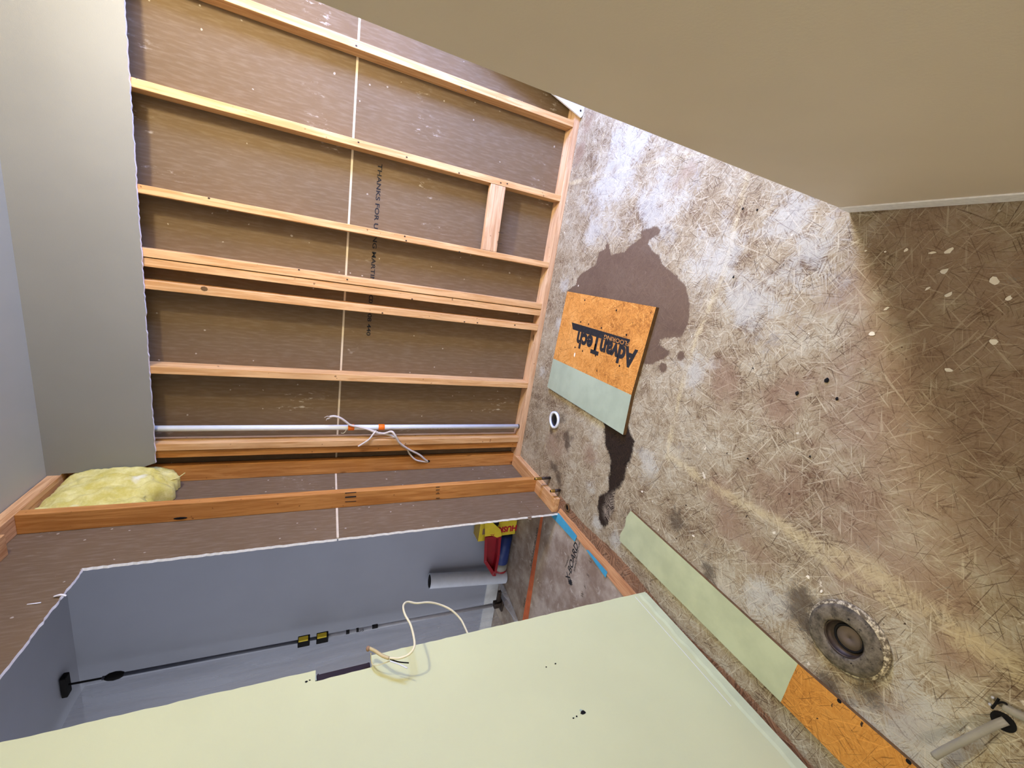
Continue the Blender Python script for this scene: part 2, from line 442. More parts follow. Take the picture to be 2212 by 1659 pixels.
xs = np.linspace(X0, X1, nx + 1); ys = np.linspace(Y0, Y1, ny + 1)
gx, gy = np.meshgrid(xs, ys); V = np.stack([gx.ravel(), gy.ravel()], 1)
idx = np.arange((nx + 1) * (ny + 1)).reshape(ny + 1, nx + 1)
Fq = np.stack([idx[:-1, :-1].ravel(), idx[:-1, 1:].ravel(), idx[1:, 1:].ravel(), idx[1:, :-1].ravel()], 1)
me = bpy.data.meshes.new('floor'); me.from_pydata([(x, y, 0) for x, y in V], [], Fq.tolist())
floor = link('floor', me, M_floor); struct(floor, 'bare stained strand board subfloor of the gutted room')
def attr(nm, val):
    a = me.attributes.new(nm, 'FLOAT', 'POINT'); a.data.foreach_set('value', np.asarray(val, dtype=np.float32))
wet = fl([(1222, 631), (1242, 616), (1248, 598), (1269, 583), (1286, 574), (1292, 547), (1306, 538), (1310, 517), (1315, 538), (1319, 552), (1349, 544), (1367, 526), (1385, 514), (1382, 502), (1409, 491), (1428, 494), (1422, 508), (1397, 523), (1406, 541), (1425, 556), (1427, 571), (1454, 592), (1480, 616), (1489, 658), (1488, 695), (1473, 728), (1426, 735), (1422, 746), (1448, 764), (1430, 780), (1400, 790), (1340, 760), (1260, 700)])
w = sdist(V, wet)
for b_ in ((1240, 582, .012), (1432, 795, .022), (1470, 770, .02), (1235, 605, .01)):
    c = PZ(b_[0], b_[1]); w = np.maximum(w, b_[2] - np.hypot(V[:, 0] - c.x, V[:, 1] - c.y))
attr('wet', w)
mold = fl([(1300, 900), (1303, 918), (1304, 947), (1308, 968), (1316, 990), (1315, 1023), (1313, 1050), (1312, 1064), (1294, 1068), (1290, 1093), (1292, 1122), (1304, 1147), (1317, 1126), (1326, 1104), (1328, 1064), (1341, 1054), (1350, 1034), (1355, 1012), (1366, 987), (1371, 950), (1362, 941), (1353, 900)])
attr('mold', sdist(V, mold))
def blob(cs):
    o = np.zeros(len(V))
    for x, y, r in cs:
        c = PZ(x, y); o = np.maximum(o, np.exp(-((V[:, 0] - c.x) ** 2 + (V[:, 1] - c.y) ** 2) / (r * r)))
    return o
attr('moldlight', blob([(1318, 1090, .05), (1312, 1110, .05), (1320, 1125, .04), (1325, 1075, .03)]))
attr('smudge', np.clip(blob([(1738, 1300, .05), (1735, 1335, .045), (1750, 1360, .035), (1760, 1385, .03), (1215, 905, .05), (1222, 945, .05), (1205, 950, .06), (1190, 930, .03), (1197, 1010, .05), (1205, 1035, .04), (1224, 960, .04), (1460, 1130, .05), (1530, 1240, .05), (1800, 1490, .06), (1880, 1500, .05), (1260, 740, .04), (1230, 680, .06), (1240, 655, .04), (1355, 900, .03), (1362, 850, .03)]) * .95, 0, 1))
cream = np.zeros(len(V))
for pts, wdt in (([(1215, 402), (1330, 372), (1505, 332)], .016), ([(1302, 290), (1287, 385)], .014), ([(1612, 385), (1580, 520), (1560, 600), (1500, 740), (1470, 840), (1440, 985)], .018),
                 ([(1440, 985), (1520, 1040), (1660, 1120), (1790, 1190)], .03), ([(1790, 1190), (1900, 1250), (2050, 1350), (2212, 1460)], .045), ([(1205, 868), (1188, 920), (1165, 1010)], .004),
                 ([(1700, 1150), (1800, 1230), (1960, 1330)], .02)):
    cream = np.maximum(cream, np.exp(-(segd(V, fl(pts)) / wdt) ** 2))
attr('cream', cream)
attr('bare', np.clip(blob([(2050, 520, .22), (2000, 620, .25), (2100, 700, .3), (2150, 850, .3), (2050, 980, .28), (2000, 780, .25), (1900, 900, .2), (2150, 1100, .3), (1700, 850, .08), (1560, 830, .1), (1690, 880, .08), (1850, 1100, .15), (1570, 1130, .08), (1550, 1060, .08), (1480, 375, .06), (1460, 400, .05), (1250, 330, .07), (1265, 270, .08), (1200, 960, .13), (1270, 980, .08), (1680, 1060, .12), (1630, 1200, .08), (1850, 1250, .1), (2000, 1250, .15), (1950, 1550, .07), (2080, 1400, .08)]), 0, 1))  # large near patches also paint in the shade cast by the partition
attr('powder_lit', np.clip(blob([(1320, 400, .25), (1280, 500, .12), (1420, 450, .2), (1540, 560, .15), (1350, 320, .2), (1620, 650, .14), (1500, 800, .08), (1400, 1000, .07), (1290, 1130, .05), (1275, 1060, .05), (1330, 1170, .05), (1215, 620, .06), (1205, 700, .05), (1170, 800, .05), (1650, 1300, .1), (1900, 1610, .12), (1980, 1560, .1), (1700, 480, .1), (1750, 560, .12)]), 0, 1))  # pale dust; the big far patches also paint in the pool of light
pl = np.minimum(-1.198 - V[:, 0] - .012 * np.sin(V[:, 1] * 9), 1.80 - V[:, 1]); attr('plate', pl)

# ------------------------------------------------------------------ shell
def slab(name, lo, hi, m, label): return struct(box(name, lo, hi, m, bev=0), label)
slab('ceiling', (XK, -1.4, ZC + .012), (2.35, 2.6, ZC + .05), M_ceil, 'plain painted ceiling')
# left wall: sage board, cut off in front of the opening
o = [(XL, -1.3, .018), (XL, .95, .018)] + rag((XL, 1.030, .018), (XL, 1.030, 1.139), 60, .0012, 1)
o += rag((XL, .990, 1.139), (XL, .988, 1.295), 8, .001, 1) + rag((XL, 1.024, 1.295), (XL, 1.030, ZC + .01), 50, .0014, 1) + [Vector((XL, -1.3, ZC + .01))]
wl = prism('wall_left', [Vector(p) for p in o], (-.0127, 0, 0), [M_green, M_gyp, M_kraft], org=(0, 0, 0)); struct(wl, 'sage green wall cut off beside the opening')
# right wall: partition with its return
pr = [(XR, -1.3), (XR, .752), (2.2, .752), (2.2, .64), (.44, .64), (.44, -1.3)]
wr = prism('wall_right', [Vector((x, y, .0)) for x, y in pr], (0, 0, ZC + .012), [M_right], org=(0, 0, 0)); struct(wr, 'beige partition wall at the right')
struct(box('baseboard_right', (XR - .004, -1.3, .003), (XR, .750, .056), M_gyp, bev=.0015), 'unpainted plaster strip left by a removed baseboard')
# far wall: upper painted band
o = [Vector((-1.30, YF - .0127, ZC + .012)), Vector((2.2, YF - .0127, ZC + .012))] + rag((2.2, YF - .0127, 2.053), (-1.166, YF - .0127, 2.053), 220, .0022, 2) + [Vector((-1.185, YF - .0127, 2.10)), Vector((-1.197, YF - .0127, 2.18)), Vector((-1.205, YF - .0127, 2.40))]
wf = prism('wall_far', o, (0, .0127, 0), [M_band, M_gyp, M_kraft], org=(0, 0, 0)); struct(wf, 'painted strip of wall board left above the studs')
slab('wall_alcove', (1.75, .64, 0), (1.85, 1.17, ZC + .012), M_right, 'alcove wall before the window')
slab('wall_alcove_beyond', (1.75, 1.84, 0), (1.85, 2.6, ZC + .012), M_right, 'alcove wall after the window')
slab('wall_alcove_sill', (1.75, 1.17, 0), (1.85, 1.84, .65), M_right, 'alcove wall under the window')
slab('wall_alcove_head', (1.75, 1.17, 1.55), (1.85, 1.84, ZC + .012), M_right, 'alcove wall over the window')
bm = bmesh.new()
for lo, hi in (((1.735, 1.14, .61), (1.86, 1.175, 1.59)), ((1.735, 1.835, .61), (1.86, 1.87, 1.59)), ((1.735, 1.14, .61), (1.86, 1.87, .65)), ((1.735, 1.14, 1.55), (1.86, 1.87, 1.59))): addbox(bm, lo, hi)
struct(obj('window_1', bm, M_white), 'white frame of the alcove window')  # unseen window, added as the opening for the daylight
# wall behind the camera with a doorway
for nm, lo, hi in (('wall_rear', (XL, -1.4, 0), (-.55, -1.3, ZC)), ('wall_rear_beyond', (.25, -1.4, 0), (.44, -1.3, ZC)), ('wall_rear_head', (-.55, -1.4, 2.05), (.25, -1.3, ZC))):
    slab(nm, lo, hi, M_right, 'rear wall around the doorway')
bm = bmesh.new(); addbox(bm, (-.56, -1.41, 0), (-.53, -1.29, 2.05)); addbox(bm, (.23, -1.41, 0), (.26, -1.29, 2.05)); addbox(bm, (-.56, -1.41, 2.03), (.26, -1.29, 2.06))
struct(obj('door_1', bm, M_white), 'empty white door frame')
# neighbouring room
slab('floor_neighbour', (-4.2, -.6, -.014), (-1.3035, 2.6, -.002), M_xb, 'floor of the next room under protection paper')
slab('ceiling_neighbour', (-4.2, -.6, ZC), (XK - .014, 2.6, ZC + .04), M_grey, 'ceiling of the next room')
slab('wall_neighbour', (-4.2, 2.358, 0), (XK - .014, 2.5, ZC), M_grey, 'blue grey wall of the next room')
bb = bmesh.new(); addbox(bb, (-2.9, 2.343, 0), (-2.235, 2.358, .10), .003); struct(obj('baseboard_neighbour', bb, M_white, org=(-2.5, 2.35, 0)), 'white baseboard in the next room')
# subfloor edge (clean wood strip) under the removed wall
o = [Vector((-1.262, 1.766, .002))] + rag((-1.262, 1.74, .002), (-1.266, .6, .002), 60, .002, 0) + [Vector((-1.352, .6, .002)), Vector((-1.33, 1.30, .002)), Vector((-1.318, 1.56, .002)), Vector((-1.302, 1.785, .002))]
t1 = prism('trim_1', o, (0, 0, -.015), [wood('fresh_plywood', (212, 160, 112), (186, 128, 84), 'Y', False)], org=(-1.3, 1.2, 0)); struct(t1, 'clean orange strip of plywood at the edge of the opening')

# ------------------------------------------------------------------ ceiling lamp added in the alcove, out of view
lamp = root('ceiling_lamp', (1.08, 1.24, ZC + .012), 'added round flush ceiling lamp over the alcove, out of the picture', 'lamp')
lathe('lamp_base', [(.001, 0), (.15, 0), (.15, -.03), (.001, -.03)], (1.08, 1.24, ZC + .012), M_white, lamp)
ke = NT('lamp_glass'); ke.b.inputs['Emission Color'].default_value = (1, .88, .66, 1); ke.b.inputs['Emission Strength'].default_value = 9.0; ke.base((.9, .9, .85, 1))
lathe('lamp_shade', [(.001, -.095), (.06, -.09), (.11, -.07), (.135, -.03), (.001, -.03)], (1.08, 1.24, ZC + .012), ke.m, lamp)
ll = bpy.data.lights.new('lamp_bulb', 'POINT'); ll.energy = 46; ll.color = (1.0, .90, .66); ll.shadow_soft_size = .055
lo_ = bpy.data.objects.new('lamp_bulb', ll); COL.objects.link(lo_); lo_.location = (1.08, 1.24, ZC - .16)

dl = bpy.data.lights.new('lamp_downlight', 'AREA'); dl.shape = 'DISK'; dl.size = .2; dl.energy = 30; dl.color = (1.0, .90, .66)  # second source added to send more of the lamp's light downward
do_ = bpy.data.objects.new('lamp_downlight', dl); COL.objects.link(do_); do_.location = (1.08, 1.24, ZC - .10)

# ------------------------------------------------------------------ far wall framing
def nailholes(st, n, face, a, b, z0, z1):
    pass
G1 = 'far wall studs'
def stud(lo, hi, m, label, group=None, name='wall_stud'):
    o = box(name, lo, hi, m, bev=.0025); return tag(o, label, 'stud', group)
ZT = 2.30
far = [(.902, .937, 'far wall stud nearest the white corner board at the right end'),
       (.495, .530, 'far wall stud on the right side of the short cross block'),
       (.098, .133, 'far wall stud on the left side of the short cross block'),
       (-.165, -.127, 'right stud of the doubled pair in the far wall'),
       (-.207, -.169, 'left stud of the doubled pair in the far wall'),
       (-.306, -.266, 'single stud just left of the doubled pair, with one round knot near its top'),
       (-.704, -.666, 'lone far wall stud between the knotty stud and the white pipe'),
       (-1.107, -1.069, 'far wall stud right behind the white pipe')]
studs = []
for i, (a, b, lab) in enumerate(far):
    studs.append(stud((a, YF + (.004 if i == 4 else 0), .038), (b, YB, ZT), M_wz, lab))
stud((-1.152, YF + .012, .038), (-1.113, YB, ZT), M_wo, 'recessed far wall stud squeezed into the corner')
pf = box('bottom_plate', (-1.2125, YF, 0), (1.13, YB, .038), M_wx, bev=.0025); tag(pf, 'long bottom plate lying on the floor under the far wall studs', 'plate')
tp = box('top_plate', (-1.20, YF + .001, ZT), (2.2, YB, ZC + .01), M_wx, bev=.001); tag(tp, 'top plate above the far wall studs, hidden behind the painted strip', 'plate')
bk = root('cross_block', (.313, YF, .40), 'short horizontal wooden block nailed between two far wall studs near the floor', 'block')
box('block', (.134, YF + .001, .402), (.494, YF + .039, .492), M_wx, bk, .0025)
for px, py in ((1075, 503), (1072, 526)):
    p = PY(px, py, YF); tube('nail', [p + Vector((0, .004, 0)), p + Vector((-.004, -.012, -.008)), p + Vector((-.002, -.016, -.026))], .0011, M_iron, bk, 6)
# nail heads and dark knots seen on the stud fronts
def spot(st, px, py, r, y=YF, m=M_iron, nm='nail_head'):
    p = PY(px, py, y - .0008); bm = bmesh.new()
    vs = [bm.verts.new(p + Vector((math.cos(a) * r, 0, math.sin(a) * r * 1.3))) for a in [k * math.pi / 4 for k in range(8)]]
    bm.faces.new(vs); ext = bmesh.ops.extrude_face_region(bm, geom=bm.faces[:]); 
    for v in [g for g in ext['geom'] if isinstance(g, bmesh.types.BMVert)]: v.co.y += .0012
    obj(nm, bm, m, st, tuple(p))
for i, q in ((0, (768, 102)), (0, (995, 192)), (0, (1004, 197)), (1, (773, 310)), (1, (877, 342)), (1, (990, 376)), (1, (1080, 397)), (1, (1094, 399)), (2, (451, 431)), (2, (873, 513)), (2, (876, 522)), (2, (991, 546)),
             (3, (645, 585)), (3, (749, 606)), (4, (889, 648)), (5, (825, 678)), (5, (1002, 697)), (5, (1030, 699)), (5, (1111, 704))):
    spot(studs[i], q[0], q[1], .0038)
spot(studs[5], 441, 626, .011, m=M_brown, nm='knot')

# backing boards of the far wall, upper and lower sheet with their seam
lw = box('gypsum_sheet', (-1.30, YB, .02), (2.2, YB + .0127, 1.2155), M_kraft, bev=0, org=(0, YB, 0)); tag(lw, 'lower brown-backed gypsum sheet seen between the far wall studs, with printed text', 'wall board')
up = box('gypsum_sheet', (-1.30, YB, 1.2215), (2.2, YB + .0127, 2.44), M_kraft, bev=0, org=(0, YB, 1.2215)); tag(up, 'upper brown-backed gypsum sheet seen between the far wall studs, scuffed white', 'wall board')
box('edge_tape', (-1.30, YB - .0008, 1.2135), (2.2, YB + .006, 1.2235), M_seam, lw, bev=0)
# printed line: upside down, reading towards the left of the room
text('printed_number', '02 008 440', .030, (-.345, YB - .001, 1.083), (-1, 0, 0), (0, 0, -1), M_black, lw, xs=1.54, bold=.0006)
text('printed_text', 'THANKS FOR USING MARTINROC', .030, (.108, YB - .001, 1.083), (-1, 0, 0), (0, 0, -1), M_black, lw, xs=1.54, bold=.0006)
# white corner board leaning at the right end
q = [PY(1199, 210.6, 2.345), PY(1265, 237.7, 2.345), PY(1253, 256, 2.345)]
q = [q[0] + Vector((.35, 0, .55)), q[1] + Vector((.3, 0, 0)), Vector((q[1].x, 2.345, .004)), Vector((q[2].x, 2.345, .004)), q[0]]
q = [PY(1253, 256, 2.345), PY(1265, 238.5, 2.345), PY(1265, 238.5, 2.345) + Vector((.35, 0, .02)), PY(1199, 210.6, 2.345) + Vector((.28, 0, 1.0)), PY(1199, 210.6, 2.345)]
cb = prism('corner_board', q, (0, .012, 0), [M_white, M_gyp]); tag(cb, 'white painted board corner with a screw, at the right end of the far wall', 'board')
p = PY(1252, 241, 2.3445); bm = bmesh.new(); bmesh.ops.create_uvsphere(bm, u_segments=10, v_segments=6, radius=.006, matrix=Matrix.Translation(p) @ Matrix.Diagonal((1, .4, 1, 1))); obj('screw', bm, M_iron, cb, tuple(p), True)

# ------------------------------------------------------------------ left wall framing
sA = stud((XK, 2.402, .038), (XS, 2.440, ZT + .1), M_wo, 'orange pine stud of the left wall, standing in the corner', None)
sB = stud((XK, 2.028, .038), (XS, 2.066, 2.402), M_wo, 'orange pine stud of the left wall, below the yellow insulation, with ink stamps')
pB = box('bottom_plate', (XK, 1.79, 0), (XS, 2.455, .038), M_wy, bev=.0025); tag(pB, 'short bottom plate of the left wall, sawn off beside the opening', 'plate')
tB = box('top_plate', (XK, -1.3, 2.402), (XS, 2.47, 2.45), M_wy, bev=.0025); tag(tB, 'wooden top plate of the left wall under the ceiling', 'plate')
hd = box('top_plate', (XK, 1.03, 2.364), (XS, 1.9, 2.40), M_wy, bev=.002); tag(hd, 'second plate board under the left wall top plate, above the opening', 'plate')
# ink stamps on stud B (wide face towards the camera)
def stampY(px, py, wz, hx, par, yv=2.0275, m=M_black):
    p = PY(px, py, yv); bm = bmesh.new(); addbox(bm, (p.x - hx / 2, yv - .0006, p.z - wz / 2), (p.x + hx / 2, yv + .0004, p.z + wz / 2)); obj('ink_stamp', bm, m, par, tuple(p))
for y_, h_ in ((1066, .004), (1075, .0075), (1085, .003)): stampY(757, y_, .055, h_, sB)
for y_ in (1054, 1060, 1068, 1078): stampY(945, y_, .022, .006, sB, m=M_brown)
# bark notch near the top of stud B
p = PY(390, 1121, 2.027); bm = bmesh.new(); bmesh.ops.create_icosphere(bm, subdivisions=2, radius=1, matrix=Matrix.Translation(p) @ Matrix.Diagonal((.006, .0025, .026, 1)))
obj('bark_knot', bm, M_dark, sB, tuple(p), True)

# backing boards of the left wall, cut off with a ragged white edge
def sheetK(name, pts, lab):
    o = prism(name, pts, (-.0127, 0, 0), [M_kraft, M_gyp, M_grey], org=(XK, 2, pts[0].z)); return tag(o, lab, 'wall board')
xk = XK - .0005
lo1 = [Vector((xk, YB, .004)), Vector((xk, 2.0, .004))] + rag((xk, 1.777, .004), (xk, 1.772, 1.214), 70, .002, 1) + [Vector((xk, YB, 1.214))]
lk = sheetK('gypsum_sheet', lo1, 'lower brown-backed gypsum sheet of the left wall, with a ragged white cut edge')
up1 = [Vector((xk, YB, 1.221))] + rag((xk, 1.772, 1.221), (xk, 1.768, 2.107), 60, .002, 1) + rag((xk, 1.762, 2.103), (xk, .9, 2.103), 60, .0022, 2) + [Vector((xk, .9, ZC)), Vector((xk, YB, ZC))]
uk = sheetK('gypsum_sheet', up1, 'upper brown-backed gypsum sheet of the left wall, cut square above the opening')
nk = box('gypsum_sheet', (xk - .0127, -.6, .0), (xk, .9, ZC), M_kraft, bev=0); tag(nk, 'far side gypsum sheet hidden behind the sage green wall', 'wall board')
for y0, y1 in ((1.779, 2.0275), (2.0665, 2.401)): box('edge_tape', (xk - .006, y0, 1.2125), (xk + .001, y1, 1.2225), M_seam, lk, bev=0)
# knife slit and paper tab at the cut edge
a, b = PX(1131, 1090, XK + .001), PX(1150, 1113, XK + .001)
bm = bmesh.new(); n_ = Vector((0, .6, .8)); vs = [bm.verts.new(v) for v in (a + n_ * .0015, b + n_ * .002, b - n_ * .003, a - n_ * .001)]; bm.faces.new(vs); obj('knife_slit', bm, M_brown, lk, tuple(a))
bm = bmesh.new(); vs = [bm.verts.new(v) for v in (PX(1137, 1110, XK), PX(1149, 1108, XK), PX(1147, 1125, XK - .004), PX(1141, 1124, XK - .004))]; bm.faces.new(vs); obj('paper_tab', bm, M_kraft, lk, tuple(a))
# torn paper curl on the horizontal cut
c0, c1, c2 = PX(118, 1290, XK + .004), PX(132, 1286, XK + .012), PX(144, 1288, XK + .01)
tube('paper_curl', [c0, c1, c2], .003, M_gyp, uk, 6, 5)
tube('paper_tear', [PX(60, 1307, XK + .001), PX(90, 1303, XK + .002)], .002, M_gyp, uk, 6)
# remaining stud and outlet box inside the wall behind the green edge
stud((XK, .90, .038), (XS, .938, 2.36), M_wo, 'stud hidden inside the wall behind the sage green board')
ob = root('outlet_box', (-1.25, .95, 1.14), 'dark outlet box in the notch at the edge of the sage green wall', 'outlet box')
bm = bmesh.new()
for lo, hi in (((-1.285, .94, 1.145), (-1.281, 1.022, 1.29)), ((-1.281, .94, 1.145), (-1.214, .944, 1.29)), ((-1.281, .94, 1.286), (-1.214, 1.022, 1.29)), ((-1.281, .94, 1.145), (-1.214, 1.02, 1.149))): addbox(bm, lo, hi)
obj('box_shell', bm, plain('maroon_black_plastic', (34, 18, 22), .5), ob, (-1.25, .95, 1.14))
bm = bmesh.new(); addbox(bm, (-1.2195, .975, 1.142), (-1.2155, 1.021, 1.292), .002); obj('box_face', bm, plain('charred_box_face', (30, 14, 16), .5), ob, (-1.217, 1.0, 1.14))  # dark plate added to stand in for the dark inside of the notch
q = [PX(672, 1452, XL - .004), PX(683, 1458, XL - .004), PX(684, 1471, XL - .004), PX(672, 1474, XL - .004)]
prism('mounting_ear', q, (-.01, 0, 0), [M_pale], ob)
# old fixings and plaster marks on the green wall
def hole(px, py, r, m, par, s=1.4):
    p = PX(px, py, XL + .0006); bm = bmesh.new(); n = 12
    vs = [bm.verts.new(p + Vector((0, math.cos(t) * r * random.uniform(.7, 1.2), math.sin(t) * r * s * random.uniform(.7, 1.2)))) for t in [k * 2 * math.pi / n for k in range(n)]]
    bm.faces.new(vs); obj('screw_hole', bm, m, par, tuple(p))
for x, y, r in ((1180, 1443, .0022), (1200, 1436, .0026), (1239, 1554, .0022), (1246, 1550, .0022), (1260, 1542, .0065), (662, 1474, .003), (669, 1471, .002)): hole(x, y, r, M_dark, wl)
p = PX(1258, 1536, XL + .001); hole(1255, 1537, .0035, M_pale, wl)
# strip where the baseboard was: paler caulk along the foot of the wall
bm = bmesh.new(); L = rag((XL, -1.3, .062), (XL, 1.022, .062), 80, .004, 2); last = None
for v in L:
    a = bm.verts.new((XL + .0003, v.y, v.z)); b = bm.verts.new((XL + .0028, v.y, v.z - .012)); c = bm.verts.new((XL + .0022, v.y, .018)); d = bm.verts.new((XL - .002, v.y, .016))
    if last: 
        for i in range(3): bm.faces.new((last[i], last[i + 1], (a, b, c, d)[i + 1], (a, b, c, d)[i]))
    last = (a, b, c, d)
struct(obj('baseboard_left', bm, plain('pale_caulk', (198, 204, 158), .6, var=.12, sc_=14)), 'pale caulk strip left by a removed baseboard on the sage wall')
box('paint_ridge', (XL - .0002, .55, .083), (XL + .0008, 1.018, .0845), M_white, wl, bev=0)
# dark plate remnant under the green wall
bp = box('bottom_plate', (XK, -1.3, .0005), (XS - .004, .99, .036), wood('dark_old_pine', (112, 78, 54), (84, 54, 36), 'Y'), bev=.002); tag(bp, 'dark old bottom plate showing under the sage green wall', 'plate')

# ------------------------------------------------------------------ white pipe and its cables
pp = root('plastic_pipe', (-.988, 2.33, .038), 'tall white plastic pipe standing against the far wall studs', 'pipe')
px_ = -.998; py_ = YF + .030
tube('pipe_tube', [(px_, py_, .040), (px_, py_, 2.30)], .0152, M_pvc, pp, 24)
tube('pipe_foot', [(px_, py_, .038), (px_, py_, .048)], .0158, M_ink, pp, 24)
text('printed_line', 'PVC 1120 SCH 40 PR 280 PSI @ 73F ASTM D-1785 NSF-PW', .011, (px_ - .0098, py_ - .0122, .62), (0, 0, 1), (-.80, .6, 0), M_ink, pp, xs=1.5)
def band(z, h, lab):
    bm = bmesh.new(); addlathe(bm, [(.0172, 0), (.0182, .001), (.0184, h - .001), (.0172, h)], (px_, py_, z - h / 2), 24, jit=.01)
    tag(obj('tape_band', bm, M_orange, None, (px_, py_, z), True), lab, 'tape')
band(1.148, .034, 'upper orange tape band wrapped round the white pipe')
band(.975, .036, 'lower orange tape band wrapped round the white pipe')
yc = py_ - .021
ca = root('electric_cable', tuple(PY(752, 917, yc)), 'short white cable end taped to the pipe, its frayed tip pointing up', 'cable')
tube('sheath', [PY(712, 902, yc - .01), PY(722, 901, yc - .015), PY(735, 905, yc - .01), PY(748, 914, yc - .004), PY(756, 920, yc), PY(775, 924, yc), PY(800, 931, yc), PY(815, 936, yc)], .0065, M_cable, ca, 10, 6)
for q in ([(714, 902), (706, 901), (700, 904)], [(716, 904), (707, 905), (704, 910)], [(716, 903), (710, 906), (706, 907)]): tube('wire', [PY(x, y, yc - .012) for x, y in q], .0016, M_cable, ca, 6, 4)
tube('bare_wire', [PY(752, 920, yc), PY(747, 931, yc), PY(742, 937, yc), PY(736, 937, yc)], .0014, M_cabley, ca, 6, 5)
cb_ = root('electric_cable', tuple(PY(820, 935, yc)), 'long white cable from the orange tape down into a hole in the corner stud', 'cable')
tube('sheath', [PY(800, 932, yc), PY(815, 937, yc), PY(830, 938, yc), PY(845, 934, yc - .02), PY(853, 943, yc - .03), PY(862, 958, yc - .02), PY(880, 971, yc), PY(905, 984, 2.39), PY(918, 995, 2.397), PY(926, 1000, 2.41)], .0065, M_cable, cb_, 10, 7)
tube('sheath', [PY(812, 936, yc), PY(835, 940, yc), PY(855, 948, yc), PY(866, 963, yc), PY(878, 971, yc + .005), PY(884, 982, 2.39), PY(897, 995, 2.39), PY(915, 999, 2.398), PY(926, 1000, 2.41)], .0055, M_cable, cb_, 10, 7)
tube('loose_end', [PY(812, 932, yc), PY(805, 940, yc - .01), PY(795, 952, yc - .02), PY(773, 966, yc - .02)], .0052, M_cable, cb_, 8, 6, )
p = PY(924, 998, 2.4005); bm = bmesh.new(); bmesh.ops.create_icosphere(bm, subdivisions=2, radius=1, matrix=Matrix.Translation(p) @ Matrix.Diagonal((.009, .0018, .013, 1))); obj('drilled_hole', bm, M_dark, sA, tuple(p), True)

# ------------------------------------------------------------------ insulation
def batt():
    P = [PX(48, 1098, -1.235), PX(150, 1008, -1.25), PX(240, 990, -1.23), PX(330, 990, -1.215), PX(350, 1010, -1.22), PX(392, 1040, -1.24), PX(355, 1060, -1.26), PX(310, 1078, -1.25), PX(200, 1092, -1.24)]
    cy = sum(p.y for p in P) / len(P); cz = sum(p.z for p in P) / len(P)
    bm = bmesh.new(); nU, nV = 44, 40
    y0, y1 = 2.068, 2.396
    grid = []
    for i in range(nU + 1):
        row = []
        u = i / nU; y = y0 + (y1 - y0) * u
        zb = 2.05 - .11 * math.sin(min(1, u * 1.25) * math.pi * .62) + .03 * u - .015 * math.sin(u * 17)
        for j in range(nV + 1):
            v = j / nV; z = 2.398 + (zb - 2.398) * v
            bul = math.sin(math.pi * min(1, v * 1.02)) ** .5 * (.05 + .055 * u) * (.55 + .45 * math.sin(math.pi * min(1, u * .8 + .1)) ** .5)
            x = -1.262 + bul + .006 * math.sin(u * 23 + v * 9) * math.sin(v * 19) + random.uniform(-.0025, .0025)
            if v > .7: x += .03 * (v - .7) / .3 * math.sin(u * 9 + 1) ** 2
            x = min(x, -1.18)
            q_ = Vector((u * 5, v * 5, 3.3)); q2 = Vector((u * 17, v * 17, 1.1))
            x += .018 * mnoise.noise(q_) + .008 * mnoise.noise(q2)
            z += (.02 * mnoise.noise(q_ * 1.7 + Vector((9, 0, 0))) + .012 * mnoise.noise(q2 * 1.5)) * v
            row.append(bm.verts.new((x, y + random.uniform(-.001, .001), min(z, 2.398))))
            if y > 2.345: row[-1].co.x = min(row[-1].co.x, -1.206)
        grid.append(row)
    for i in range(nU):
        for j in range(nV): bm.faces.new((grid[i][j], grid[i + 1][j], grid[i + 1][j + 1], grid[i][j + 1]))
    bd = [e for e in bm.edges if e.is_boundary]
    ext = bmesh.ops.extrude_edge_only(bm, edges=bd); nv = [g for g in ext['geom'] if isinstance(g, bmesh.types.BMVert)]
    for v in nv: v.co.x = -1.299; v.co.z = min(2.399, v.co.z)
    o = obj('insulation_batt', bm, M_wool, None, (-1.26, 2.2, 2.0), True)
    return tag(o, 'tuft of yellow glass wool insulation stuffed between the top of two left wall studs', 'insulation')
ib = batt()
tube('loose_strand', [Vector((-1.24, 2.30, 1.99)), PX(385, 1033, -1.23), PX(400, 1023, -1.225)], .0022, M_wool, ib, 6, 5)

# ------------------------------------------------------------------ loose board with the printed logo
zt = .019
C4 = [PZ(1224, 631, zt), PZ(1416, 665, zt), PZ(1345, 941, zt), PZ(1181, 838, zt)]
S1, S2 = PZ(1194, 776, zt), PZ(1363, 855, zt)
pb = root('loose_board', tuple((C4[0] + C4[2]) / 2 - Vector((0, 0, zt))), 'square offcut of golden flooring board lying on the subfloor, half painted green, with black printing', 'board')
prism('bare_part', [C4[0], C4[1], S2, S1], (0, 0, -zt + .0006), [M_osbo, M_brown, M_brown], pb)
prism('painted_part', [S1, S2, C4[2], C4[3]], (0, 0, -zt + .0006), [M_pale, M_brown, M_brown], pb)
def onb(px, py): return PZ(px, py, zt + .0007)
A_, B_ = onb(1352, 765), onb(1243, 728)
xd = (B_ - A_); xd.z = 0
yd = Vector((0, 0, 1)).cross(xd.normalized())
text('logo_lettering', 'AdvanTech', .118, tuple(onb(1301, 752)), tuple(xd), tuple(yd), M_black, pb, xs=.93, bold=.0055)
ba = [onb(1234, 698), onb(1360, 735), onb(1357, 752), onb(1236, 713)]
prism('logo_bar', ba, (0, 0, .0004), [M_black], pb)
text('logo_lettering', 'FLOORING', .030, tuple(onb(1330, 736) + Vector((0, 0, .0008))), tuple(xd), tuple(yd), M_osbo, pb, xs=1.35)
